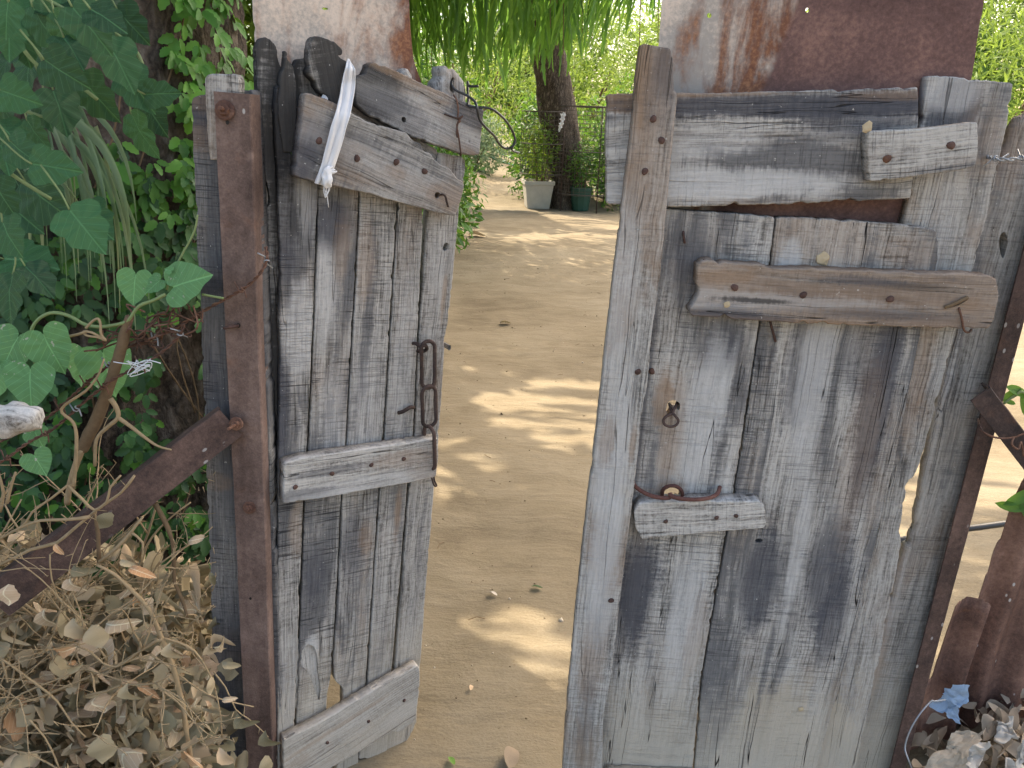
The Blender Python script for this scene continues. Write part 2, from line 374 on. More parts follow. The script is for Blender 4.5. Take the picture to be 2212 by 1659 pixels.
# ------------------------------------------------------------------ leaf shapes
def L_oval(n=6, w=.5, fold=.12, droop=.18, serr=0.0, tip=1.0, curl=0.0, rnd_=0):
    V = []; F = []
    for i in range(n + 1):
        t = i / n; ww = .5 * w * (1.78 * (t ** .62) * max(0, 1 - t) ** .68 if not rnd_ else abs(math.sin(math.pi * t ** .85)) ** .7)
        if serr and 0 < i < n: ww *= (1 + serr) if i % 2 else (1 - serr * .5)
        z = -droop * t * t + curl * math.sin(t * 5) * .1
        V += [(t, -ww, z + fold * ww * 2 + curl * ww * .6), (t, 0, z), (t, ww, z + fold * ww * 2 - curl * ww * .5)]
    for i in range(n):
        a = 3 * i; F += [(a, a + 3, a + 4, a + 1), (a + 1, a + 4, a + 5, a + 2)]
    return np.array(V), np.array(F)
def L_polar(fn, n=40, cup=.1, droop=.2):
    V = [(.36, 0, 0)]; F = []
    for ring in (.5, 1.0):
        for i in range(n):
            a = 2 * math.pi * i / n; x, y = fn(a)
            x = .36 + (x - .36) * ring; y *= ring
            V.append((x, y, cup * abs(y) - droop * (x * x * .6 + y * y * .5) + .02 * math.sin(9 * a) * ring))
    for i in range(n):
        j = (i + 1) % n; F.append((0, 1 + i, 1 + j)); F.append((1 + i, 1 + n + i, 1 + n + j, 1 + j))
    return V, F
def outline(half):
    H = [Vector((x, y, 0)) for x, y in half]; Q = catmull(H, 6); n = len(Q)
    L = np.cumsum([0] + [(Q[i + 1] - Q[i]).length for i in range(n - 1)]); xs_ = [q.x for q in Q]; ys_ = [q.y for q in Q]
    def f(a):
        t = a / math.pi if a <= math.pi else 2 - a / math.pi; d = t * L[-1]; sg = 1 if a <= math.pi else -1
        return float(np.interp(d, L, xs_)), sg * float(np.interp(d, L, ys_))
    return f
f_heart = outline([(.17, 0), (.06, .07), (0, .20), (.02, .35), (.11, .46), (.26, .51), (.44, .47), (.62, .37), (.78, .23), (.91, .09), (1, 0)])
f_fig0 = outline([(.06, 0), (0, .10), (.01, .24), (.08, .38), (.22, .47), (.36, .44), (.43, .36), (.52, .38), (.64, .37), (.73, .27), (.80, .17), (.90, .09), (1, 0)])
def f_fig(a):
    x, y = f_fig0(a); k = 1 + .02 * (1 if int(a * 18) % 2 else -1); return .36 + (x - .36) * k, y * k
def L_frond(n=15, ll=.085):
    V = []; F = []
    for i in range(n + 1):
        t = i / n; x = .14 * math.sin(t * 2.2); w = ll * (math.sin(math.pi * (t * .84 + .12)) ** .6) * (1.0 if i % 2 else .66)
        V += [(x - .02, -w, -t - .03), (x, 0, -t), (x - .02, w, -t - .03)]
        if i: q = 3 * i; F += [(q - 3, q, q + 1, q - 2), (q - 2, q + 1, q + 2, q - 1)]
    return np.array(V), np.array(F)
T_WIDE = (np.array([(0, 0, 0), (.4, -.36, .05), (1, 0, -.06), (.4, .36, .05)]), np.array([(0, 1, 2, 3)]))
T_DIA = (np.array([(0, 0, 0), (.45, -.2, .05), (1, 0, -.06), (.45, .2, .05)]), np.array([(0, 1, 2, 3)]))
def basis(d, nrm):
    d = Vector(d).normalized(); nrm = Vector(nrm); y = nrm.cross(d)
    y = y.normalized() if y.length > 1e-5 else d.orthogonal().normalized()
    z = d.cross(y); return d, y, z
def mat_of(p, d, nrm, s):
    x, y, z = basis(d, nrm); sx, sy, sz = s if hasattr(s, '__len__') else (s, s, s)
    return Matrix(((x.x * sx, y.x * sy, z.x * sz, p[0]), (x.y * sx, y.y * sy, z.y * sz, p[1]), (x.z * sx, y.z * sy, z.z * sz, p[2]), (0, 0, 0, 1)))
def scatter(name, tpl, mats, mat, parent=None, smooth=False, varf=None):
    tv, tf = tpl; n = len(mats)
    if n == 0: return None
    A = np.array([[list(r) for r in m] for m in mats]); c = A[:, :3, 3].mean(0)
    V = np.einsum('nij,vj->nvi', A[:, :3, :3], tv) + (A[:, :3, 3] - c)[:, None, :]
    F = tf[None] + (np.arange(n) * len(tv))[:, None, None]
    var = np.repeat(varf if varf is not None else np.random.rand(n), len(tv))
    return obj(name, mesh(name, V.reshape(-1, 3), F.reshape(-1, tf.shape[1]), mat, smooth, var), parent, Matrix.Translation(Vector(c)))
def front_split(mats, cap=300, cell=14, extra=None):
    """the leaves that show: nearest per small cell of the view; the rest stay one mass"""
    best = {}
    for i, m in enumerate(mats):
        p = m.translation; u, v = proj(p)
        if not (-30 < u < 2240 and -30 < v < 1690): continue
        if extra and not extra(u, v): continue
        k = (int(u // cell), int(v // cell)); d = (p - CAM).length
        if k not in best or d < best[k][0]: best[k] = (d, i)
    ids = [i for d, i in sorted(best.values())][:cap]; s = set(ids)
    return [mats[i] for i in ids], [m for i, m in enumerate(mats) if i not in s]
def rnd(a, b): return random.uniform(a, b)
def rvec(): 
    v = Vector((random.gauss(0, 1), random.gauss(0, 1), random.gauss(0, 1))); return v.normalized()

# ================================================================== GROUND
def gz(x, y):
    z = .018 * noise.noise(Vector((x * .9, y * .9, 3))) + .013 * noise.noise(Vector((x * 3, y * 3, 7))) - .012 * max(0, noise.noise(Vector((x * 5.5, y * 4, 21))) - .25) * 2 + .006 * noise.noise(Vector((x * 9, y * 9, 1)))
    e = -.62 + .10 * noise.noise(Vector((0, y * .8, 9)))
    k = max(0, min(1, (e - x) / .55)) * max(0, min(1, (y - 4.0) / 1.5)); z += .17 * k * k * (3 - 2 * k) + .05 * k * noise.noise(Vector((x * 5, y * 5, 4)))
    return z
xs = np.unique(np.round(np.concatenate([np.linspace(-300, -30, 10), np.linspace(-30, -4, 14), np.arange(-4, 3.6, .05), np.linspace(3.6, 30, 18), np.linspace(30, 300, 10)]), 3))
ys = np.unique(np.round(np.concatenate([np.linspace(-60, -2, 10), np.arange(-2, .8, .2), np.arange(.8, 6, .045), np.arange(6, 16, .12), np.linspace(16, 60, 24), np.linspace(60, 600, 14)]), 3))
GV = np.array([(x, y, gz(x, y) if abs(x) < 30 and y < 40 else 0) for y in ys for x in xs])
nx = len(xs); ii, jj = np.meshgrid(np.arange(nx - 1), np.arange(len(ys) - 1)); a = (jj * nx + ii).ravel()
g = obj('ground', mesh('ground', GV, np.stack([a, a + 1, a + nx + 1, a + nx], 1), M_SAND, True)); tag(g, kind='structure')

# ================================================================== BOARD BUILDER
def resample(P, step, closed=True):
    out = []
    n = len(P)
    for i in range(n if closed else n - 1):
        a, b = P[i], P[(i + 1) % n]; L = (b - a).length; k = max(1, int(round(L / step)))
        out += [a.lerp(b, j / k) for j in range(k)]
    return out
def board(name, poly, fr, off, th, mat, parent, grain=None, jit=.0016, bev=.0022, holes=(), step=.0045, seed=0, loc_out=None, tilt=0.0, rough=1.0):
    P3 = [fr.hit(u, v, off) for u, v in poly]; c = sum(P3, Vector()) / len(P3)
    P2 = [Vector(((p - c).dot(fr.ex), (p - c).dot(fr.ez))) for p in P3]
    if grain is None:
        Q = np.array(resample(P2, .01)); w, e = np.linalg.eigh(np.cov(Q.T)); gx = Vector(e[:, 1])
        if abs(gx.x) > abs(gx.y):
            gx = gx if gx.x > 0 else -gx
        else: gx = gx if gx.y > 0 else -gx
    else: gx = Vector(grain).normalized()
    gy = Vector((-gx.y, gx.x))
    X = fr.ex * gx.x + fr.ez * gx.y; Y = fr.ex * gy.x + fr.ez * gy.y; Z = fr.n
    if tilt: q = Matrix.Rotation(tilt, 3, X); Y = q @ Y; Z = q @ Z
    mw = Matrix(((X.x, Y.x, Z.x, c.x), (X.y, Y.y, Z.y, c.y), (X.z, Y.z, Z.z, c.z), (0, 0, 0, 1)))
    loc = lambda p: Vector(((p - c).dot(X), (p - c).dot(Y)))
    def ring(pp, sgn, jt):
        R = resample([loc(p) for p in pp], step)
        area = sum(R[i].x * R[(i + 1) % len(R)].y - R[(i + 1) % len(R)].x * R[i].y for i in range(len(R)))
        if area < 0: R.reverse()
        for _ in range(1):
            R = [(R[i - 1] + R[i] * 2 + R[(i + 1) % len(R)]) / 4 for i in range(len(R))]
        N = []
        for i in range(len(R)):
            t = (R[(i + 1) % len(R)] - R[i - 1]); t = t.normalized() if t.length > 1e-9 else Vector((1, 0)); N.append(Vector((-t.y, t.x)))
        out = []
        for i, p in enumerate(R):
            q = Vector((p.x * 22 + seed * 7.3, p.y * 22, seed * 3.1)); k = noise.noise(q) * .7 + noise.noise(q * 5) * .5 + noise.noise(q * 14) * .45 + max(0, noise.noise(q * 2.3 + Vector((9, 0, 0))) - .28) * 5.0
            out.append(p + N[i] * (k * jt))
        return out, N
    bm = bmesh.new(); caps_f = []; caps_b = []
    o, N = ring(P3, 1, jit); n = len(o)
    bev = min(bev, th * .45)
    prof = [(1.0, 0), (.35, -.3), (0, -1.0)]
    rings = []
    for k, (a, z) in enumerate(prof):
        rings.append([bm.verts.new((p.x + N[i].x * bev * a, p.y + N[i].y * bev * a, z * bev + rough * .0012 * noise.noise(Vector((p.x * 30, p.y * 30, seed))))) for i, p in enumerate(o)])
    rings.append([bm.verts.new((p.x, p.y, -th)) for p in o])
    for r0, r1 in zip(rings, rings[1:]):
        for i in range(n):
            f = bm.faces.new((r0[i], r1[i], r1[(i + 1) % n], r0[(i + 1) % n])); f.smooth = True
    hf = []; hb = []
    for hp in holes:
        h, HN = ring([fr.hit(u, v, off) for u, v in hp], 1, jit * .4)
        m = len(h); r0 = [bm.verts.new((p.x, p.y, 0)) for p in h]; r1 = [bm.verts.new((p.x, p.y, -th)) for p in h]
        for i in range(m):
            bm.faces.new((r0[i], r0[(i + 1) % m], r1[(i + 1) % m], r1[i]))
        hf.append(r0); hb.append(r1)
    for loops in ([rings[0]] + hf, [rings[-1]] + hb):
        vs = [v for L_ in loops for v in L_]; es = []; k = 0
        for L_ in loops:
            m = len(L_); es += [(k + i, k + (i + 1) % m) for i in range(m)]; k += m
        P = [Vector((v.co.x, v.co.y)) for v in vs]
        vc, _, fc, ov, _, _ = delaunay_2d_cdt(P, es, [], 0, 1e-6)
        nv = [vs[o[0]] if len(o) else bm.verts.new((c.x, c.y, loops[0][0].co.z)) for c, o in zip(vc, ov)]
        polys = [[(v.co.x, v.co.y) for v in L_] for L_ in loops]
        for f in fc:
            cx = sum(vc[i].x for i in f) / 3; cy = sum(vc[i].y for i in f) / 3
            if not inpoly(cx, cy, polys[0]) or any(inpoly(cx, cy, h_) for h_ in polys[1:]): continue
            q = [nv[i] for i in f]
            if len(set(q)) < 3: continue
            try: bm.faces.new(q).smooth = False
            except ValueError: pass
    bmesh.ops.recalc_face_normals(bm, faces=bm.faces[:])
    me = bpy.data.meshes.new(name); bm.to_mesh(me); bm.free(); me.materials.append(mat)
    ob = obj(name, me, parent, mw)
    return ob
def local2(ob, fr, u, v, off=0):
    p = MW[ob].inverted() @ fr.hit(u, v, off); return p.x, p.y
def stain_and_shade(ob, fr, name, blobs, **k):
    """give a board its own copy of a wood with the stains seen on it, on the right post also painted shading: (u, v, rx, ry, kind, amount)"""
    bl = []
    for (u, v, rx, ry, kind, amt) in blobs:
        x, y = local2(ob, fr, u, v); bl.append((x, y, rx, ry, kind, amt))
    ob.data.materials[0] = wood(name, blobs=bl, **k)
NAILM = {}
def nail(u, v, fr, off, parent, r=.0055, mat=None):
    k = round(r, 4)
    if k not in NAILM:
        V = []; F = []; n = 10
        for rr, z in ((1, -.004), (1, .0012), (.8, .0026), (.35, .0032)):
            for i in range(n):
                a = 2 * math.pi * i / n; q = rr * r * (1 + .10 * math.sin(a * 2 + 1) + .06 * math.sin(3 * a)); V.append((q * math.cos(a), q * math.sin(a), z))
        for j in range(3):
            for i in range(n): F.append((j * n + i, j * n + (i + 1) % n, (j + 1) * n + (i + 1) % n, (j + 1) * n + i))
        F.append(tuple(3 * n + i for i in range(n))); NAILM[k] = mesh('nail', V, F, M_NAIL, True)
    p = fr.hit(u, v, off); m = mat_of(p, fr.ex, fr.n, 1.0) @ Matrix.Rotation(rnd(0, 6), 4, 'Z')
    return obj('nail', NAILM[k], parent, m)

# ================================================================== RIGHT GATE LEAF
RG = thing('gate_leaf', 'wide grey plank gate leaf with pale stile and rusty sheet on top', 'gate', (GR.hit(1920, 1659).x, 1.36, 0), 'leaves of the wooden gate')
wp = dict(dark=.54, warm=.28, saw=.65, dust=1.0, crack=.85, lite=1.12)
p = board('plank', [(1400, 449), (1675, 467), (1660, 580), (1639, 700), (1598, 980), (1558, 1210), (1513, 1470), (1492, 1720), (1230, 1720), (1262, 1400), (1330, 900)], GR, 0, .026, M_WOOD['r'], RG,
          holes=[[(1443, 868), (1455, 862), (1470, 872), (1468, 888), (1455, 880), (1445, 900), (1438, 890)], [(1432, 1062), (1440, 1052), (1462, 1048), (1474, 1068), (1468, 1085), (1430, 1085)]], seed=1)
stain_and_shade(p, GR, 'stained_plank_wood_a', [(1560, 745, .07, .05, 'dark', .85), (1450, 930, .13, .03, 'warm', .6), (1530, 880, .16, .05, 'lite', .7), (1430, 870, .06, .022, 'warm', .9), (1370, 1280, .16, .045, 'dark', .9), (1480, 1330, .2, .03, 'lite', .6), (1500, 1380, .1, .02, 'warm', .35), (1445, 1060, .03, .03, 'warm', .7), (1385, 900, .3, .012, 'dark', .6), (1480, 560, .08, .06, 'dark', .35)], **wp)
p = board('plank', [(1679, 468), (1760, 471), (1850, 476), (1990, 490), (2028, 500), (2026, 560), (1990, 715), (1930, 1010), (1888, 1190), (1835, 1400), (1765, 1659), (1745, 1720), (1496, 1720), (1517, 1470), (1562, 1210), (1602, 980), (1643, 700), (1664, 580)], GR, .001, .026, M_WOOD['r'], RG, seed=2, jit=.0018,
          holes=[[(1629, 1166), (1640, 1162), (1650, 1166), (1645, 1172), (1634, 1173)]])
stain_and_shade(p, GR, 'stained_plank_wood_b', [(1745, 800, .12, .04, 'dark', .55), (1900, 850, .25, .03, 'dark', .8), (1870, 760, .08, .06, 'dark', .5), (1760, 850, .2, .03, 'lite', .6), (1640, 1250, .12, .05, 'dark', .8), (1790, 1230, .14, .05, 'dark', .75), (1720, 1200, .2, .018, 'lite', .6), (1850, 1000, .2, .03, 'warm', .35), (1760, 530, .06, .15, 'warm', .45), (1700, 560, .04, .02, 'lite', .8), (1800, 1330, .12, .03, 'dark', .7), (1660, 1560, .12, .08, 'dust', .8), (1970, 560, .05, .05, 'warm', .4)], dark=.60, warm=.26, saw=.6, dust=1.0, crack=1.0, lite=1.05)
p = board('plank', [(2004, 164), (2090, 168), (2190, 181), (2186, 215), (2150, 400), (2100, 590), (2064, 720), (2030, 850), (1985, 1010), (1975, 1030), (1962, 1040), (1943, 1150), (1948, 1170), (1935, 1250), (1870, 1570), (1848, 1659), (1835, 1720), (1720, 1720), (1765, 1640), (1900, 1130), (1985, 720), (1950, 560), (1952, 480), (1966, 420), (1990, 260)], GR, -.024, .022, M_WOOD['r'], RG, seed=3, jit=.002, bev=.0026)
stain_and_shade(p, GR, 'stained_plank_wood_c', [(2080, 250, .06, .06, 'dark', .8), (2150, 300, .1, .04, 'warm', .5), (2060, 200, .03, .06, 'lite', .6), (2040, 480, .1, .04, 'lite', .35), (1990, 850, .2, .03, 'warm', .4), (1800, 1600, .15, .05, 'dust', .8)], dark=.36, warm=.5, saw=.35, dust=1.0, crack=.6, lite=.95)
p = board('top_board', [(1311, 204), (1366, 202), (1560, 200), (1720, 195), (1860, 193), (1985, 188), (1985, 260), (1978, 330), (1968, 429), (1700, 441), (1450, 447), (1312, 441), (1309, 330)], GR, .010, .032, M_WOOD['top'], RG, seed=4, jit=.0022, bev=.0026, tilt=-.012)
stain_and_shade(p, GR, 'stained_top_board_wood', [(1690, 225, .28, .022, 'dark', .85), (1850, 250, .12, .05, 'dark', .7), (1640, 390, .3, .035, 'lite', .85), (1335, 225, .04, .016, 'warm', .8), (1500, 203, .2, .006, 'warm', .8), (1900, 330, .05, .06, 'dark', .5), (1500, 320, .2, .03, 'lite', .35), (1930, 205, .1, .008, 'warm', .5)], dark=.46, warm=.32, saw=.5, dust=0, crack=.7, lite=1.1)
topb = p
st = board('stile', [(1384, 96), (1396, 94), (1448, 103), (1453, 108), (1456, 190), (1464, 205), (1458, 260), (1440, 450), (1428, 590), (1411, 700), (1398, 830), (1386, 900), (1370, 1060), (1352, 1200), (1337, 1320), (1322, 1450), (1303, 1550), (1300, 1720), (1212, 1720), (1222, 1560), (1246, 1300), (1268, 1100), (1290, 920), (1312, 720), (1340, 480), (1362, 300), (1376, 160)], GR, .038, .030, M_WOOD['stile'], RG, seed=5, jit=.0012, bev=.003)
stain_and_shade(st, GR, 'stained_stile_wood', [(1400, 260, .28, .08, 'warm', .55), (1425, 150, .06, .02, 'dark', .4), (1275, 1400, .12, .03, 'warm', .5), (1415, 180, .1, .03, 'dark', .25), (1340, 600, .2, .03, 'lite', .35), (1320, 1000, .3, .03, 'lite', .6), (1300, 1200, .2, .03, 'lite', .5), (1265, 1520, .1, .02, 'dark', .35), (1362, 940, .05, .008, 'warm', .7), (1310, 930, .05, .015, 'warm', .5)], dark=.34, warm=.65, saw=.4, dust=.2, crack=.6, lite=1.05)
cl = board('cleat', [(1508, 572), (1520, 563), (1545, 562), (1580, 571), (1640, 572), (1680, 580), (1760, 580), (1840, 584), (1960, 588), (2060, 592), (2140, 596), (2154, 604), (2158, 640), (2148, 690), (2138, 709), (2080, 711), (1960, 706), (1800, 702), (1640, 693), (1560, 688), (1494, 684), (1490, 668), (1500, 655), (1512, 632), (1505, 610)], GR, .036, .034, M_WOOD['cleat'], RG, seed=6, jit=.0028, bev=.0026,
           holes=[[(2035, 664), (2060, 652), (2090, 641), (2094, 646), (2070, 660), (2045, 668)]])
stain_and_shade(cl, GR, 'stained_cleat_wood', [(1820, 640, .9, .2, 'warm', .8), (1950, 610, .12, .012, 'char', .5), (1560, 668, .05, .015, 'dark', .6), (1780, 690, .2, .008, 'warm', .9), (1560, 590, .06, .014, 'warm', .8), (1700, 640, .3, .02, 'lite', .4), (1850, 600, .12, .012, 'dark', .6), (1640, 640, .08, .006, 'char', .8), (2050, 650, .06, .02, 'warm', .6), (1600, 680, .1, .012, 'dark', .6), (1900, 670, .2, .015, 'dark', .5)], dark=.42, warm=.95, saw=.3, dust=0, crack=1.0, lite=.85)
bt = board('batten', [(1874, 286), (1884, 283), (1960, 280), (2030, 275), (2112, 262), (2114, 300), (2111, 345), (2106, 362), (2040, 372), (1960, 384), (1884, 394), (1876, 388)], GR, .040, .028, M_WOOD['top'], RG, seed=7, jit=.0016)
lb = board('batten', [(1370, 1102), (1384, 1087), (1400, 1084), (1500, 1082), (1640, 1082), (1652, 1092), (1655, 1135), (1652, 1141), (1560, 1149), (1386, 1166), (1372, 1138)], GR, .034, .032, M_WOOD['pale'], RG, seed=8, jit=.0014, bev=.0026)
board('bottom_rail', [(1312, 1668), (1490, 1676), (1700, 1690), (1730, 1750), (1312, 1760)], GR, .026, .022, M_WOOD['r'], RG, seed=9)
ms = board('metal_sheet', [(1432, -60), (1430, 0), (1426, 60), (1418, 150), (1405, 300), (1400, 520), (1990, 560), (2015, 420), (2097, 175), (2106, 130), (2115, 60), (2127, 0), (2130, -60)], GR, -.048, .0016, None, RG, grain=(1, 0), jit=.0012, bev=.0004, seed=10,
           holes=[[(1532 + 6 * math.cos(a), 33 + 7 * math.sin(a)) for a in np.linspace(0, 5.6, 9)], [(1744 + 5 * math.cos(a), 22 + 6 * math.sin(a)) for a in np.linspace(0, 5.6, 9)]], step=.01)
ms.data.materials.clear(); qa = local2(ms, GR, 1718, 0, -.048); qb = local2(ms, GR, 1640, 190, -.048); qs = (qa[0] - qb[0]) / (qa[1] - qb[1]); ms.data.materials.append(sheet('rusty_galvanised_sheet', 'right', qa[0] - qs * qa[1], 1, qs)); ms['label'] = 'rusty sheet, pale at one side and maroon at the other'
for u, v in ((1429, 303), (1411, 257), (1393, 370), (1378, 803), (1320, 1297)): nail(u, v, GR, .038, st, .0058)
for u, v in ((1587, 621), (1735, 637), (1923, 646)): nail(u, v, GR, .036, cl, .0065)
for u, v in ((1916, 343), (2054, 314)): nail(u, v, GR, .040, bt, .007)
for u, v in ((1438, 1126), (1548, 1118), (1590, 1114)): nail(u, v, GR, .034, lb, .0045)
nail(1408, 802, GR, .002, RG, .006)
# staple through the plank, hasp hooks, bent nails
tube('staple', [GR.hit(u, v, o) for u, v, o in ((1446, 872, -.02), (1449, 884, .004), (1452, 893, .012), (1440, 899, .016), (1433, 908, .018), (1437, 918, .02), (1450, 922, .02), (1462, 917, .02), (1465, 907, .018), (1458, 898, .016), (1454, 890, .012), (1459, 878, .004), (1464, 868, -.02))], .0028, M_IRON, RG, 6, smooth_path=3)
h1 = [GR.hit(u, v, o) for u, v, o in ((1365, 1032, .0), (1372, 1050, .012), (1395, 1066, .026), (1420, 1074, .038), (1445, 1075, .042), (1448, 1066, .036))]
h2 = [GR.hit(u, v, o) for u, v, o in ((1447, 1066, .040), (1456, 1074, .046), (1490, 1079, .044), (1525, 1077, .036), (1548, 1068, .022), (1555, 1052, .002))]
tube('hasp_hook', h1, .0042, M_HASP, RG, 8, smooth_path=5); tube('hasp_hook', h2, .0042, M_HASP, RG, 8, smooth_path=5)
tube('hasp_ring', [GR.hit(u, v, o) for u, v, o in ((1430, 1072, .008), (1432, 1058, .020), (1445, 1050, .026), (1462, 1051, .026), (1473, 1062, .018), (1474, 1074, .006))], .0038, M_HASP, RG, 8, smooth_path=5)
tube('bent_nail', [GR.hit(u, v, o) for u, v, o in ((1664, 694, .02), (1666, 704, .012), (1671, 722, .008), (1675, 738, .006))], .0024, M_NAIL, RG, 6, smooth_path=3)
tube('tie_wire', [GR.hit(u, v, o) for u, v, o in ((2068, 655, .02), (2072, 668, .038), (2078, 690, .040), (2082, 712, .036), (2092, 718, .02), (2098, 712, .004))], .002, M_WIRE, RG, 6, smooth_path=4)
tube('tie_wire', [GR.hit(u, v, o) for u, v, o in ((2040, 664, .038), (2060, 657, .042), (2090, 642, .038))], .0034, M_TWIGD, RG, 6, smooth_path=4)
tube('bent_nail', [GR.hit(u, v, o) for u, v, o in ((1476, 500, .0), (1477, 512, .006), (1479, 525, .003))], .0022, M_NAIL, RG, 6, smooth_path=3)
# the small wad of pale wood and a torn chip
for (u, v, o, s) in ((1875, 276, .036, .009), (1778, 558, .002, .012), (1570, 658, .037, .006), (1730, 1532, .003, .006)):
    bm = bmesh.new(); bmesh.ops.create_icosphere(bm, subdivisions=2, radius=s)
    for vv in bm.verts: vv.co *= 1 + .5 * noise.noise(vv.co * 160); vv.co.z *= .35
    me = bpy.data.meshes.new('mud_dab'); bm.to_mesh(me); bm.free(); me.materials.append(simple('dried_mud', (.5, .40, .27), .95, .1, .2, 90))
    obj('mud_dab', me, RG, mat_of(GR.hit(u, v, o), GR.ex, GR.n, 1))

# ================================================================== RIGHT POST
RP = thing('gate_post', 'knotted grey wooden post with dark rusty angle iron beside wide leaf', 'post', (.98, 1.4, 0), 'posts of the wooden gate')
board('post_plank', [(2148, 345), (2170, 318), (2180, 300), (2192, 275), (2206, 250), (2240, 232), (2285, 250), (2262, 430), (2200, 700), (2100, 1060), (2000, 1450), (1930, 1730), (1800, 1730), (1890, 1400), (1956, 1185), (1974, 1150), (1996, 1045), (2000, 1000), (2060, 720), (2100, 520)], GR, -.06, .022, M_WOOD['post'], RP, seed=11, jit=.003, bev=.009,
      holes=[[(2160, 545), (2157, 520), (2163, 502), (2172, 500), (2178, 520), (2172, 550), (2166, 562)]])
stain_and_shade(RP.children[0], GR, 'stained_shaded_post_wood', [(2120, 560, .25, .01, 'lite', .7), (2190, 310, .1, .06, 'warm', .5), (2020, 1080, .5, .012, 'lite', .5), (1960, 1250, .4, .02, 'warm', .5), (1960, 1250, .5, .012, 'dark', .3), (1900, 1500, .15, .03, 'warm', .6)], dark=.60, warm=.3, saw=.5, dust=.9, crack=.5, lite=.8)  # long streaks also paint the angular beam's shading, brown on its shadowed left side
board('knot_backing', [(2140, 480), (2200, 480), (2195, 590), (2140, 590)], GR, -.088, .012, M_WOOD['old'], RP, seed=12)
def angle_iron(name, A, B, wide, right, back, w1, w2, th, mat, parent, s=1):
    """L section from A to B: one flange faces the camera (width w1 to the right), one runs back"""
    Zv = (B - A).normalized(); Xv = (right - Zv * right.dot(Zv)).normalized(); Yv = Zv.cross(Xv)
    if Yv.dot(back) < 0: Yv = -Yv
    L = (B - A).length; n = 60; V = []; F = []
    prof = [(0, 0), (w1 - .002, 0), (w1, .002), (w1, w2), (w1 - th, w2), (w1 - th, th), (0, th)]
    if s < 0: prof = [(w1 - x, y) for x, y in prof]
    for i in range(n + 1):
        t = L * i / n
        for k, (x, y) in enumerate(prof):
            w = .0010 * noise.noise(Vector((x * 20, y * 20, t * 25))) + .003 * noise.noise(Vector((1, 2, t * 1.7)))
            V.append((x + w, y + w * .6, t))
    m = len(prof)
    for i in range(n):
        for k in range(m): l = (k + 1) % m; F.append((i * m + k, i * m + l, (i + 1) * m + l, (i + 1) * m + k))
    F.append(tuple(range(m - 1, -1, -1))); F.append(tuple(n * m + k for k in range(m)))
    me = mesh(name, V, F, mat); bm = bmesh.new(); bm.from_mesh(me); bmesh.ops.recalc_face_normals(bm, faces=bm.faces[:]); bm.to_mesh(me); bm.free()
    return obj(name, me, parent, Matrix(((Xv.x, Yv.x, Zv.x, A.x), (Xv.y, Yv.y, Zv.y, A.y), (Xv.z, Yv.z, Zv.z, A.z), (0, 0, 0, 1))))
angle_iron('angle_iron', GR.hit(1908, 1720, -.03), GR.hit(2255, 370, -.03), 1, Vector((1, 0, 0)), Vector((0, 1, 0)), .036, .036, .004, M_RUSTD, RP)
# brace of the right post
BR = angle_iron('brace', GR.hit(2098, 866, .05) , GR.hit(2250, 1062, .06), 1, GR.hit(2130, 846, .05) - GR.hit(2103, 870, .05), Vector((0, 1, 0)), .040, .03, .004, M_IRON, RP)
tube('tie_wire', [GR.hit(u, v, o) for u, v, o in ((2112, 905, .02), (2122, 930, .065), (2150, 945, .07), (2190, 945, .07), (2225, 930, .07))], .0018, M_WIRE, RP, 5, smooth_path=5)
tube('tie_wire', [GR.hit(u, v, o) for u, v, o in ((2190, 945, .07), (2186, 960, .075), (2200, 970, .075), (2206, 955, .07), (2212, 985, .07))], .0018, M_WIRE, RP, 5, smooth_path=5)

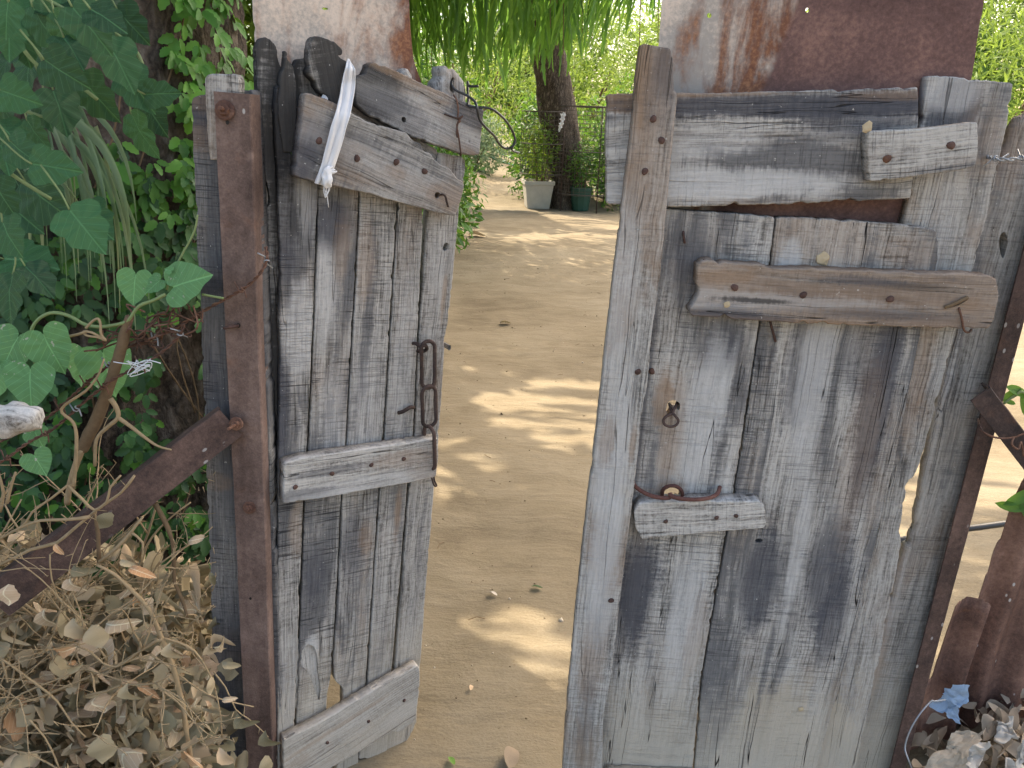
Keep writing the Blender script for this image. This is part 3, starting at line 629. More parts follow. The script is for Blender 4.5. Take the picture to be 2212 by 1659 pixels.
# ================================================================== LEFT GATE LEAF
LG = thing('gate_leaf', 'narrow dark plank gate leaf with crooked top boards and hanging chain', 'gate', (-.5, 1.38, 0), 'leaves of the wooden gate')
lp = dict(dark=.47, warm=.14, saw=1.0, dust=.75, crack=.5, lite=1.0)
ps = [
 ([(597, 188), (600, 183), (604, 186), (609, 205), (614, 240), (622, 300), (634, 350), (650, 385), (690, 392), (683, 480), (676, 700), (664, 950), (655, 1090), (645, 1350), (636, 1590), (628, 1730), (600, 1730), (600, 1300), (601, 1000), (606, 760), (602, 690), (606, 600), (604, 500), (600, 380), (596, 290), (593, 230)], .004,
  [], dict(blobs=[(600, 250, .2, .05, 'char', .95), (620, 560, .06, .03, 'dark', .5), (640, 480, .05, .03, 'char', .6), (605, 900, .15, .02, 'dark', .8), (640, 700, .1, .03, 'lite', .6), (660, 430, .1, .02, 'lite', .4), (640, 1130, .06, .02, 'warm', .5), (625, 1480, .12, .03, 'lite', .4)])),
 ([(690, 380), (776, 400), (774, 440), (767, 600), (757, 760), (747, 950), (736, 1090), (727, 1280), (717, 1440), (712, 1480), (707, 1500), (706, 1535), (716, 1560), (706, 1730), (632, 1730), (640, 1590), (649, 1350), (659, 1090), (668, 950), (680, 700), (687, 480)], 0,
  [[(648, 1425), (654, 1402), (666, 1390), (679, 1397), (686, 1420), (687, 1450), (693, 1488), (690, 1515), (682, 1495), (674, 1472), (664, 1450), (652, 1440)]], dict(blobs=[(720, 480, .06, .04, 'dark', .85), (700, 640, .1, .03, 'lite', .45), (740, 540, .08, .02, 'warm', .45), (720, 900, .1, .03, 'lite', .35), (680, 1250, .1, .04, 'dark', .6), (670, 1400, .04, .02, 'lite', .8)])),
 ([(780, 395), (858, 420), (856, 460), (842, 700), (827, 950), (815, 1100), (805, 1250), (790, 1480), (775, 1620), (770, 1730), (720, 1730), (742, 1535), (742, 1490), (724, 1470), (721, 1440), (731, 1280), (740, 1090), (751, 950), (761, 760), (771, 600)], .001,
  [], dict(blobs=[(795, 570, .1, .02, 'warm', .5), (790, 850, .15, .03, 'lite', .3), (760, 1180, .1, .03, 'dark', .5), (790, 1160, .05, .02, 'warm', .5)])),
 ([(862, 415), (912, 440), (914, 470), (903, 700), (893, 930), (885, 1000), (876, 1100), (864, 1250), (845, 1460), (835, 1640), (775, 1640), (794, 1480), (809, 1250), (819, 1100), (831, 950), (846, 700), (860, 460)], 0, [], dict(blobs=[(860, 1100, .08, .012, 'warm', .8), (870, 800, .2, .02, 'lite', .3)])),
 ([(945, 330), (1000, 338), (996, 400), (986, 520), (975, 640), (961, 750), (948, 950), (936, 1085), (922, 1250), (908, 1440), (900, 1560), (885, 1592), (870, 1612), (845, 1628), (822, 1622), (818, 1600), (852, 1460), (870, 1250), (880, 1100), (889, 1000), (897, 930), (907, 720), (918, 560), (930, 400)], -.003, [[(955, 538), (960, 524), (970, 524), (968, 538), (960, 545)], [(968, 755), (969, 745), (975, 745), (974, 755), (971, 760)]], dict(blobs=[(960, 640, .06, .006, 'warm', .7), (950, 560, .1, .02, 'lite', .3), (965, 400, .06, .03, 'warm', .4)])),
]
for i, (poly, off, hol, k) in enumerate(ps):
    o = board('plank', poly, GL, off, .024, M_WOOD['l'], LG, seed=20 + i, jit=.0014, holes=hol)
    kk = dict(lp); bl = k['blobs']; kk['dark'] = (.72, .66, .58, .54, .56)[i]; kk['warm'] = (.25, .3, .4, .35, .35)[i]; kk['saw'] = (1, 1, .7, .5, .5)[i]
    stain_and_shade(o, GL, 'stained_leaf_plank_wood', bl, **kk)
board('knot_recess', [(640, 1380), (700, 1380), (702, 1530), (636, 1530)], GL, -.007, .006, wood('dusty_knot_wood', .0, .5, .0, 1.0, .3, 1.3), LG, seed=60)
board('knot_recess', [(555, 375), (595, 375), (598, 460), (558, 460)], GL, -.026, .006, M_WOOD['old'], LG, seed=61)
o = board('plank', [(553, 100), (560, 84), (570, 78), (585, 84), (598, 100), (602, 135), (612, 150), (625, 330), (640, 420), (640, 900), (600, 1100), (592, 1100), (575, 700), (560, 400)], GL, -.014, .022, M_WOOD['char'], LG, seed=30, jit=.0022, bev=.004,
      holes=[[(563, 402), (570, 386), (577, 390), (582, 420), (585, 442), (576, 450), (567, 430)]]); o['label'] = 'charred rear plank with a knot hole'
# splintered, charred slats at the top
board('splinter', [(614, 148), (616, 106), (619, 112), (622, 130), (634, 140), (640, 175), (642, 330), (612, 330), (600, 240), (606, 160)], GL, .008, .02, M_WOOD['char'], LG, seed=32, jit=.0015)
board('splinter', [(632, 150), (640, 128), (660, 125), (668, 145), (690, 200), (690, 400), (640, 400), (634, 260)], GL, -.016, .02, M_WOOD['char'], LG, seed=33, jit=.0015)
board('top_block', [(672, 90), (676, 80), (686, 78), (704, 84), (722, 90), (738, 102), (743, 115), (738, 121), (728, 118), (748, 132), (764, 146), (752, 200), (733, 236), (716, 225), (705, 205), (690, 195), (664, 158)], GL, .018, .03, M_WOOD['char'], LG, seed=34, jit=.003, bev=.0026)
board('top_board', [(742, 150), (770, 170), (800, 230), (880, 290), (960, 330), (1005, 345), (1000, 420), (780, 400), (700, 300)], GL, -.004, .02, M_WOOD['lb'], LG, seed=35, jit=.003)
ub = board('top_board', [(768, 165), (788, 160), (796, 136), (806, 132), (830, 142), (870, 160), (925, 185), (1000, 218), (1046, 236), (1042, 280), (1037, 334), (1020, 336), (993, 330), (940, 312), (890, 296), (840, 268), (800, 252), (768, 225)], GL, .020, .026, M_WOOD['lb'], LG, seed=36, jit=.0022, bev=.0026,
           holes=[[(866, 257), (869, 252), (875, 251), (879, 257), (878, 264), (871, 266)], [(1010, 304), (1014, 302), (1017, 306), (1013, 309)], [(1025, 295), (1028, 293), (1030, 297), (1027, 299)]])
stain_and_shade(ub, GL, 'stained_upper_board_wood', [(800, 190, .06, .05, 'char', .8), (880, 170, .12, .012, 'warm', .7), (1010, 245, .06, .03, 'dark', .6), (930, 260, .12, .03, 'lite', .3), (850, 250, .06, .03, 'dark', .4)], dark=.48, warm=.7, saw=.2, dust=0, crack=.6, lite=.8)
db = board('diagonal_board', [(658, 202), (664, 199), (690, 210), (735, 227), (760, 246), (800, 264), (840, 276), (866, 284), (880, 288), (888, 300), (896, 306), (906, 308), (912, 312), (914, 326), (930, 330), (940, 346), (954, 356), (972, 364), (986, 384), (1002, 394), (1004, 404), (996, 436), (990, 448), (985, 468), (955, 461), (890, 445), (830, 428), (770, 412), (720, 402), (690, 396), (660, 388), (636, 380)], GL, .044, .030, M_WOOD['lb'], LG, seed=37, jit=.0022, bev=.0026,
           holes=[[(938, 424), (940, 415), (950, 414), (954, 420), (948, 428), (941, 430)]])
stain_and_shade(db, GL, 'stained_diagonal_board_wood', [(660, 300, .1, .05, 'dark', .5), (640, 350, .03, .08, 'dark', .7), (890, 300, .03, .02, 'char', .9), (780, 330, .2, .04, 'lite', .3), (950, 420, .05, .03, 'warm', .7), (860, 400, .1, .03, 'warm', .3), (835, 365, .02, .015, 'warm', .5)], dark=.45, warm=.7, saw=.2, dust=0, crack=.6, lite=.85)
mc = board('cleat', [(614, 1002), (640, 993), (700, 982), (800, 968), (900, 954), (946, 946), (948, 985), (943, 1030), (900, 1040), (800, 1058), (700, 1076), (612, 1088)], GL, .040, .030, M_WOOD['lcleat'], LG, seed=38, jit=.0016, bev=.0026)
stain_and_shade(mc, GL, 'stained_middle_cleat_wood', [(700, 1000, .1, .012, 'dark', .5), (780, 1030, .15, .02, 'lite', .5), (640, 1060, .06, .02, 'dark', .5), (860, 975, .1, .02, 'warm', .5), (920, 1000, .06, .03, 'warm', .4), (700, 1060, .1, .015, 'lite', .6)], dark=.24, warm=.3, saw=.2, dust=0, crack=.7, lite=1.1)
bb = board('bottom_board', [(612, 1598), (640, 1586), (700, 1556), (760, 1520), (830, 1478), (880, 1450), (903, 1438), (908, 1452), (906, 1500), (898, 1556), (880, 1574), (860, 1582), (845, 1580), (838, 1588), (800, 1612), (740, 1646), (700, 1668), (640, 1700), (612, 1720)], GL, .036, .026, M_WOOD['lcleat'], LG, seed=39, jit=.002, bev=.0026)
stain_and_shade(bb, GL, 'stained_bottom_board_wood', [(720, 1548, .2, .008, 'warm', .7), (800, 1560, .2, .05, 'dust', .35), (640, 1620, .03, .02, 'warm', .5), (860, 1520, .08, .03, 'lite', .4)], dark=.22, warm=.15, saw=.2, dust=.45, crack=.5, lite=1.0)
for u, v in ((689, 304), (771, 342), (856, 350), (917, 370)): nail(u, v, GL, .044, db, .0062)
for u, v in ((638, 1052), (717, 1023), (872, 991), (802, 1004)): nail(u, v, GL, .040, mc, .0050)
for u, v in ((707, 1604), (796, 1558), (873, 1513)): nail(u, v, GL, .036, bb, .0042)
ls = board('metal_sheet', [(545, -60), (546, 0), (548, 60), (552, 100), (556, 260), (640, 330), (760, 330), (930, 260), (925, 222), (912, 180), (900, 150), (892, 120), (887, 60), (884, 0), (884, -60)], GL, -.045, .0016, None, LG, grain=(1, 0), jit=.0016, bev=.0004, seed=40, holes=[[(690, 18), (696, 15), (712, 15), (712, 22), (700, 24)]], step=.01)
ls.data.materials.clear(); ls.data.materials.append(sheet('pale_rusty_sheet', 'left', local2(ls, GL, 815, 60, -.045)[0], local2(ls, GL, 880, 60, -.045)[0])); ls['label'] = 'pale galvanised sheet with rust down one edge'
# bleached knob with a hole, standing behind the upper board
board('knob', [(940, 240), (944, 190), (950, 152), (958, 140), (968, 140), (974, 150), (984, 148), (996, 162), (1008, 180), (1011, 215), (1008, 240)], GL, -.008, .045, M_WOOD['old'], LG, seed=41, jit=.003, bev=.012, holes=[[(972, 196), (971, 178), (976, 166), (982, 166), (980, 178), (984, 196), (980, 204)]])
board('knob', [(872, 190), (866, 156), (874, 146), (884, 148), (896, 158), (898, 190)], GL, -.008, .03, M_WOOD['old'], LG, seed=42, jit=.002, bev=.008)
tube('staple', [GL.hit(u, v, o) for u, v, o in ((948, 424, .02), (955, 420, .052), (962, 424, .054), (965, 436, .054), (968, 446, .046))], .0022, M_IRON, LG, 6, smooth_path=4)
# chain
CH = tube('chain', [GL.hit(u, v, o) for u, v, o in ((891, 742, .006), (898, 742, .012), (908, 748, .022), (918, 746, .026), (922, 754, .02), (910, 760, .014), (900, 756, .010))], .004, M_IRON, LG, 6, smooth_path=4)
def link(u, v, hw, hh, off, twist, tiltpx=0):
    c = GL.hit(u, v, off); k = (c - CAM).dot(FW) / FPX; hw *= k; hh *= k; pts = []
    ax = (GL.ex * math.cos(twist) + GL.n * math.sin(twist)); up = (GL.ez + GL.ex * tiltpx).normalized()
    for i in range(28):
        a = 2 * math.pi * i / 28; x = hw * math.cos(a); y = hw * math.sin(a) + (hh - hw) * (1 if math.sin(a) >= 0 else -1)
        pts.append(c + ax * x + up * y)
    tube('link', pts, .0043, M_IRON, CH, 7, True)
link(925, 788, 15, 53, .026, .12); link(927, 878, 17, 47, .028, -.08, -.02); link(928, 967, 17, 50, .030, 1.35, -.03)
tube('link', [GL.hit(u, v, .03 + o) for u, v, o in ((930, 1008, 0), (924, 1018, .004), (931, 1024, .004), (936, 1016, 0), (938, 1036, 0), (943, 1049, .002), (938, 1048, .004), (932, 1030, .003), (930, 1014, 0))], .0022, M_IRON, CH, 5, smooth_path=4)
tube('latch_hook', [GL.hit(u, v, o) for u, v, o in ((893, 880, .002), (886, 880, .012), (876, 886, .016), (868, 890, .012), (860, 892, .006))], .0042, M_IRON, LG, 6, smooth_path=4)
# tie wires round the upper board
tube('tie_wire', [GL.hit(u, v, o) for u, v, o in ((980, 205, .0), (986, 215, .022), (990, 235, .024), (989, 255, .026), (994, 262, .028), (987, 270, .028), (990, 290, .026), (993, 310, .024), (996, 336, .018))], .0016, M_WIRE, LG, 5, smooth_path=4)
tube('tie_wire', [GL.hit(u, v, o) for u, v, o in ((960, 246, .024), (975, 252, .026), (990, 255, .030), (1000, 250, .028), (990, 262, .03), (986, 285, .028), (988, 297, .026))], .0018, M_IRON, LG, 5, smooth_path=4)

# black cable looped round the knob
KC = thing('cable', 'thick black cable looped round the bleached knob of the narrow leaf', 'cable', GL.hit(990, 230, .03))
tube('strand', [GL.hit(u, v, o) for u, v, o in ((1033, 186, .02), (1014, 186, .0), (1010, 178, -.02), (1012, 215, .01), (1014, 230, .03), (1058, 234, .05), (1082, 250, .04), (1098, 268, .02), (1110, 290, .0), (1112, 306, -.01), (1104, 318, -.02), (1090, 320, -.02), (1078, 310, -.01), (1068, 294, .01), (1050, 276, .03), (1036, 258, .04), (1031, 236, .05), (1026, 220, .04), (1008, 206, .02), (984, 194, .008), (976, 180, -.004), (980, 168, -.02))], .0026, M_CABLE, KC, 7, smooth_path=6)
tube('strand', [GL.hit(u, v, o) for u, v, o in ((1110, 290, .0), (1113, 306, .0), (1106, 320, .0), (1108, 326, -.01), (1122, 330, -.03))], .0022, M_CABLE, KC, 7, smooth_path=6)

# white cloth strip over the boards
def cloth():
    Lp = [(752, 128), (745, 146), (738, 180), (733, 212), (722, 250), (708, 300), (697, 345), (688, 375), (680, 396)]
    Rp = [(756, 130), (768, 150), (768, 176), (764, 215), (755, 255), (742, 300), (727, 345), (714, 380), (704, 402)]
    of = [.006, .034, .030, .040, .056, .058, .056, .054, .050]
    nr, nc = 48, 13; V = []; F = []
    for i in range(nr):
        t = i / (nr - 1) * (len(Lp) - 1); k = min(int(t), len(Lp) - 2); f = t - k
        l = Vector(Lp[k]).lerp(Vector(Lp[k + 1]), f); r = Vector(Rp[k]).lerp(Vector(Rp[k + 1]), f); o = of[k] + (of[k + 1] - of[k]) * f
        for j in range(nc):
            s = j / (nc - 1); q = l.lerp(r, s)
            z = .0022 * math.sin(s * 13 + 1.6 * math.sin(i * .12)) + .0012 * math.sin(s * 31 + i * .1) + .004 * noise.noise(Vector((s * 4, i * .09, 2)))
            V.append(GL.hit(q.x + 1.2 * noise.noise(Vector((j, i * .25, 0))), q.y, o + z))
    for i in range(nr - 1):
        for j in range(nc - 1): F.append((i * nc + j, i * nc + j + 1, (i + 1) * nc + j + 1, (i + 1) * nc + j))
    c = V[0].copy(); T = thing('cloth_strip', 'white cotton strip knotted over the crooked boards of the narrow leaf', 'cloth', c)
    o = obj('strip', mesh('strip', [v - c for v in V], F, M_CLOTH, True), T, Matrix.Translation(c))
    m = o.modifiers.new('thick', 'SOLIDIFY'); m.thickness = .0016
    # the knot and its frayed ends
    bm = bmesh.new(); bmesh.ops.create_icosphere(bm, subdivisions=3, radius=.010)
    for v in bm.verts: v.co *= 1 + .45 * noise.noise(v.co * 140); v.co.y *= 1.7
    me = bpy.data.meshes.new('knot'); bm.to_mesh(me); bm.free(); me.materials.append(M_CLOTH)
    obj('knot', me, T, mat_of(GL.hit(708, 385, .062), GL.ex, GL.n, 1))
    for e in [((708, 375), (716, 368), (724, 366)), ((708, 372), (720, 372), (728, 370)), ((707, 372), (712, 364), (720, 360))]:
        tube('tail', [GL.hit(u, v, .064) for u, v in e], [.004, .003, .001], M_CLOTH, T, 5, smooth_path=3)
    for k in range(6):
        u0 = 702 + k * 2; tube('thread', [GL.hit(u0, 395, .06), GL.hit(u0 + rnd(-4, 4), 410, .06), GL.hit(704 + rnd(-5, 8), rnd(418, 430), .06)] + ([GL.hit(710, 448, .06)] if k == 2 else []), .0008, M_CLOTH, T, 4, smooth_path=3)
    # small white corner behind the block
    V2 = [GL.hit(u, v, o) for u, v, o in ((693, 212, .012), (702, 195, .014), (714, 214, .013), (704, 216, .02))]
    obj('corner', mesh('corner', [v - c for v in V2], [(0, 1, 3), (1, 2, 3)], M_CLOTH), T, Matrix.Translation(c))
cloth()

# ================================================================== LEFT POST
LP = thing('gate_post', 'dark weathered post with rusty angle iron and slanting brace beside narrow leaf', 'post', (-.55, 1.38, 0), 'posts of the wooden gate')
pp = board('post_plank', [(412, 222), (416, 210), (432, 204), (470, 200), (535, 190), (548, 196), (552, 260), (600, 1300), (612, 1730), (468, 1730), (462, 1500), (452, 1200), (440, 900), (432, 640), (424, 520), (422, 420), (416, 330)], GP, -.016, .04, M_WOOD['post'], LP, seed=50, jit=.002, bev=.0026)
stain_and_shade(pp, GP, 'stained_left_post_wood', [(440, 250, .05, .06, 'dark', .8), (440, 300, .03, .05, 'warm', .5), (430, 620, .02, .05, 'char', .8), (470, 1050, .02, .03, 'warm', .7), (480, 800, .3, .04, 'dark', .6), (500, 1500, .25, .05, 'dark', .5), (450, 215, .03, .05, 'warm', .5)], dark=.80, warm=.15, saw=.8, dust=0, crack=.4, lite=.75)
board('block', [(443, 170), (448, 161), (480, 160), (510, 160), (517, 168), (520, 250), (522, 348), (486, 348), (452, 346), (448, 300), (444, 230)], GP, .010, .025, M_WOOD['block'], LP, seed=51, jit=.0016, bev=.0026)
ai = angle_iron('angle_iron', GP.hit(538, 1725, .016), GP.hit(461, 197, .016), 1, Vector((1, 0, 0)), Vector((0, 1, 0)), .0590, .050, .0045, M_RUST, LP)
def bolt(u, v, off, r, parent, shank=.02, washer=True):
    c = GP.hit(u, v, off); V = []; F = []; n = 12
    prof = ([(1, 0), (1, .002), (.9, .003)] if washer else [(.55, 0)]) + [(.55, .003), (.55, .009), (.5, .010), (.24, .010), (.24, .010 + shank), (.18, .011 + shank)]
    for q, z in prof:
        for i in range(n):
            a = 2 * math.pi * i / n; hx = 1 if q not in (.55, .5) else 1 / max(abs(math.cos((a % (math.pi / 3)) - math.pi / 6)), .1) * .93
            V.append((r * q * hx * math.cos(a), r * q * hx * math.sin(a), z))
    for j in range(len(prof) - 1):
        for i in range(n): F.append((j * n + i, j * n + (i + 1) % n, (j + 1) * n + (i + 1) % n, (j + 1) * n + i))
    F.append(tuple((len(prof) - 1) * n + i for i in range(n)))
    return obj('bolt', mesh('bolt', V, F, rust('bolt_rust', (.16, .08, .055), (.28, .16, .11), (.07, .035, .03), .6)), parent, mat_of(c, GP.ex, (GP.n + Vector((-.25, 0, .15))).normalized(), 1))
bolt(486, 238, .017, .0165, LP, .012); bolt(539, 1096, .017, .013, LP, .003)
for u, v, r in ((491, 264, 3.6), (515, 703, 4), (541, 1293, 3)):  # flat dark discs, the shade inside the bolt holes painted as colour
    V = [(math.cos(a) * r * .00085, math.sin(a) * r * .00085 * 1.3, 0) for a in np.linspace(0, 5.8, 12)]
    obj('painted_bolt_hole', mesh('painted_bolt_hole', V, [tuple(range(12))], simple('painted_hole_shade', (.01, .008, .008))), LP, mat_of(GP.hit(u, v, .0185), GP.ex, GP.n, 1))
tube('bent_nail', [GP.hit(u, v, o) for u, v, o in ((515, 703, .016), (505, 705, .03), (494, 707, .034), (484, 709, .03))], .003, M_NAIL, LP, 6, smooth_path=3)
# slanting brace: L iron from the post down into the brush
A, B = GP.hit(523, 940, .03), GP.hit(20, 1330, .24)
bx = angle_iron('brace', A + (A - B) * .0, B, 1, (GP.hit(489, 868, .03) - GP.hit(523, 940, .03)), Vector((0, 1, 0)), .064, .035, .0045, M_RUSTD, LP)
bolt(511, 915, .036, .013, LP, .03)

LIT = [[(930, 1315), (1110, 1325), (1260, 1385), (1290, 1575), (1180, 1530), (1090, 1450), (1000, 1375), (930, 1345)],
       [(930, 950), (1050, 955), (1130, 1005), (1000, 1025), (930, 1012)], [(930, 1040), (1130, 1050), (1140, 1078), (940, 1066)],
       [(1040, 862), (1310, 850), (1310, 960), (1180, 952), (1060, 912)], [(1120, 812), (1310, 812), (1310, 846), (1150, 840)], [(1000, 795), (1090, 800), (1080, 812), (1000, 806)],
       [(1150, 458), (1400, 448), (1400, 498), (1230, 490)], [(960, 505), (1060, 495), (1000, 570), (960, 590)], [(1040, 365), (1140, 365), (1140, 392), (1050, 400)],
       [(2040, 640), (2500, 560), (2500, 1200), (1880, 1190), (1900, 1000)], [(1880, 1365), (2150, 1350), (2150, 1480), (1900, 1520)],
       [(660, 1470), (760, 1470), (760, 1540), (660, 1540)], [(380, 1180), (480, 1200), (480, 1340), (380, 1340)], [(930, 1500), (990, 1480), (990, 1620), (880, 1640)][:0]]
def _grow(P, k):
    cx = sum(p[0] for p in P) / len(P); cy = sum(p[1] for p in P) / len(P); return [(cx + (u - cx) * k, cy + (v - cy) * (k + .1)) for u, v in P]
LIT = [_grow(P, 1.32 if P[0][1] > 780 and P[0][0] < 1500 else 1.05) for P in LIT if P]
CT = 1 / math.tan(ELEV); HX, HY = math.sin(AZ), -math.cos(AZ)
def lit_at(p):
    """does the shadow of a leaf at p fall on a spot the sun reaches in the photo"""
    gx, gy = p[0] + HX * CT * p[2], p[1] + HY * CT * p[2]
    if gy < 1.25: return False
    u, v = proj((gx, gy, 0)); return any(inpoly(u, v, P) for P in LIT)
# ================================================================== BEHIND LEFT: big trunk with creeper
TC = Vector((-1.52, 2.62, 0)); TR = .50
def trunkgeo():
    V = []; F = []; nh, nv = 150, 150
    for i in range(nv + 1):
        z = -.05 + 3.6 * i / nv
        for k in range(nh):
            a = 2 * math.pi * k / nh; flare = .18 * math.exp(-z * 2.2)
            d = Vector((math.cos(a) * 3.5, math.sin(a) * 3.5, z * .5)); r = TR + flare * (1 + .5 * math.sin(a * 3 + 1)) + .05 * noise.noise(d)
            q = Vector((math.cos(a) * 9, math.sin(a) * 9, z * 3.2)); r += .022 * (1 - abs(noise.noise(q)) * 2) + .012 * noise.noise(q * 3.5) + .006 * noise.noise(q * 8)
            V.append((TC.x + .04 * z + r * math.cos(a), TC.y + r * math.sin(a), z))
    for i in range(nv):
        for k in range(nh): l = (k + 1) % nh; F.append((i * nh + k, i * nh + l, (i + 1) * nh + l, (i + 1) * nh + k))
    return np.array(V), np.array(F)
BT = thing('tree', 'thick rough-barked trunk overgrown with creeper behind the dark post', 'tree', TC)
tv, tf = trunkgeo(); tv = tv - np.array(TC); obj('trunk', mesh('trunk', tv, tf, M_BARK, True), BT, Matrix.Translation(TC))
def upper_crown(root, c, r, n, mat, seed, sz=(.07, .13)):
    random.seed(seed); ms = []
    for _ in range(n):
        v = rvec() * (random.random() ** .4); p = Vector((c[0] + v.x * r[0], c[1] + v.y * r[1], c[2] + v.z * r[2]))
        if lit_at(p): continue
        ms.append(mat_of(p, rvec() + Vector((0, 0, -.4)), rvec() + Vector((0, 0, 1)), rnd(*sz)))
    return scatter('crown', T_DIA, ms, mat, root)
cr = upper_crown(BT, (-1.7, 3.0, 4.4), (1.6, 1.2, .8), 2600, M_DARKG, 3, (.10, .16))
# creeper
CV = thing('creeper', 'small-leaved green creeper climbing the thick trunk', 'creeper', (TC.x + .3, TC.y - TR, 0))
T_SERR = L_oval(8, .66, .12, .18, .20)
random.seed(11); cm = []
def trunk_pt(a, z, lift):
    r = TR + .18 * math.exp(-z * 2.2) + .015 + lift; return Vector((TC.x + .04 * z + r * math.cos(a), TC.y + r * math.sin(a), z))
tries = 0
while len(cm) < 5600 and tries < 60000:
    tries += 1
    a = rnd(-math.pi * .98, .12); z = rnd(.02, 2.3)
    p = trunk_pt(a, z, abs(random.gauss(0, .05))); u, v = proj(p)
    dn = noise.noise(Vector((a * 3.2, z * 2.6, 5))) * .9 + noise.noise(Vector((a * 8, z * 7, 1))) * .4
    k = .85 if z < 1.25 else .55
    if v < 330 and u < 380: k = -.15                       # bare bark above
    if u > 360 and v < 520: k = .55                        # the bright runner along the edge
    if 330 < u < 440 and 700 < v < 900: k = -.25           # the bare knot low down
    if dn + k < .25: continue
    # sprig of three leaflets
    out = Vector((math.cos(a), math.sin(a), 0)); s = rnd(.038, .068)
    base_d = (Vector((rnd(-.7, .7), rnd(-.3, .1), -1)) + out * rnd(.1, .6)).normalized()
    side = base_d.cross(out).normalized()
    for q in (-1, 0, 1):
        d = (base_d + side * q * .95).normalized(); nrm = (out + Vector((rnd(-.4, .4), rnd(-.4, .4), rnd(.0, .7)))).normalized()
        cm.append(mat_of(p + d * .012, d, nrm, s * (1 if q == 0 else .82)))
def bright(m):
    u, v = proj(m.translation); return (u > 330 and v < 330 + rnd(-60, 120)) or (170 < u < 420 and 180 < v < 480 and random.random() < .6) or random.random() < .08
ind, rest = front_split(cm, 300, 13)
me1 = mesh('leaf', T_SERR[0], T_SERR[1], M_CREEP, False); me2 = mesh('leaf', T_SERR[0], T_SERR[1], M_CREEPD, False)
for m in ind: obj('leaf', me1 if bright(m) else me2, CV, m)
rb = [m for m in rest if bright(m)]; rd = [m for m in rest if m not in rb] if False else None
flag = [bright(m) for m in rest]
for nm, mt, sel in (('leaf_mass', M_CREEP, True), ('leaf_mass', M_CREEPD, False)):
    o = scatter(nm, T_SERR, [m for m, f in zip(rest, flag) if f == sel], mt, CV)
    if o: o['kind'] = 'stuff'
for k in range(10):
    a0 = rnd(-2.6, -.2); z0 = rnd(.1, .6); P = []
    for i in range(9): P.append(trunk_pt(a0 + .25 * math.sin(i * .8 + k), z0 + i * .22, .012))
    tube('stem', P, .003, M_TWIGD, CV, 5, smooth_path=3)
# undergrowth behind, left of the trunk
random.seed(21); ms = []
for _ in range(5200):
    x = rnd(-4.5, -1.75); y = rnd(2.1, 3.4); z = abs(random.gauss(0, 1.0)) * 1.0
    if z > 2.4: continue
    ms.append(mat_of((x, y, z), rvec() + Vector((0, -.3, -.5)), rvec() + Vector((0, -1.2, .6)), rnd(.05, .10)))
SH = thing('shrub', 'dark leafy shrub in shade left of the thick trunk', 'shrub', (-2.9, 2.8, 0)); scatter('foliage', T_SERR, ms, M_CREEPD, SH)
for k in range(6): tube('stem', [(-2.9 + rnd(-.8, .8), 2.8, 0), (-2.9 + rnd(-1, 1), 2.7, .8), (-2.9 + rnd(-1.2, 1.2), 2.6, 1.6)], [.02, .006], M_TWIGD, SH, 6, smooth_path=4)

# ---- fig branch with big lobed leaves
FB = thing('fig_branch', 'branch of big lobed dark green leaves hanging at upper left', 'branch', aty(-60, 60, 1.5))
FV, FF = L_polar(f_fig, 64, .16, .30); fme = mesh('leaf', FV, FF, M_FIG, True)
random.seed(5)
Z1 = .3307
figs = [(500, 80, 400, 10), (760, 40, 230, 25), (860, 170, 260, 50), (300, 200, 300, 65), (150, 300, 250, 75), (600, 190, 330, 50), (170, 460, 340, 100), (400, 730, 280, 72), (640, 650, 330, 55), (420, 480, 300, 35), (790, 420, 340, 60), (900, 590, 320, 55), (1000, 760, 290, 60), (930, 900, 300, 70), (60, 270, 240, 80), (120, 630, 260, 20), (290, 730, 260, 75), (70, 880, 230, 40), (240, 890, 230, 60), (350, 1090, 320, 10), (90, 1170, 250, 70), (300, 1320, 380, 45), (560, 1500, 340, 50), (130, 1400, 330, 40), (60, 1560, 270, 60), (620, 1450, 300, 40), (1060, 610, 210, -5), (100, 50, 230, 90), (40, 130, 220, 100), (180, 1700, 370, 5), (50, 1950, 320, 95), (260, 1830, 250, 45), (700, 120, 260, 30), (320, 30, 260, 40), (20, 430, 240, 120), (30, 1020, 250, 60), (480, 330, 260, 50), (560, 60, 300, 55), (230, 120, 320, 30), (20, 720, 260, 80), (150, 1000, 260, 40), (420, 230, 280, 70), (20, 1300, 260, 70), (680, 320, 240, 60)]
for i, (x, y, L, ang) in enumerate(figs):
    yy = rnd(1.22, 1.62); u, v = x * Z1, y * Z1; a = math.radians(ang)
    c = aty(u, v, yy); k = (c - CAM).dot(FW) / FPX; s = L * Z1 * k * 1.12
    d = (RT * math.cos(a) - UPV * math.sin(a) - FW * rnd(-.25, .35)).normalized()
    nrm = (-FW + RT * rnd(-.9, .9) + UPV * rnd(-.5, 1.2)).normalized()
    m = mat_of(c - d * s * .5, d, nrm, (s, s * rnd(.8, 1.0), s)); obj('leaf', fme, FB, m)
    b0 = c - d * s * .46; tube('stalk', [b0, b0 - d * s * .25 + UPV * .01, b0 - d * s * .45 + UPV * .04 - RT * .02], .0016, M_STEM, FB, 5, smooth_path=3)
for P in ([(-40, 30), (60, 40), (130, 60), (190, 20), (240, -30)], [(-40, 10), (30, 80), (80, 140), (150, 170), (210, 215)], [(-40, 200), (40, 235), (120, 260)], [(70, -20), (160, 30), (230, 60), (300, 120), (320, 220)], [(-30, 330), (30, 380), (110, 430)]):
    tube('twig', [aty(u, v, 1.5) for u, v in P], .0035, M_STEM, FB, 6, smooth_path=6)
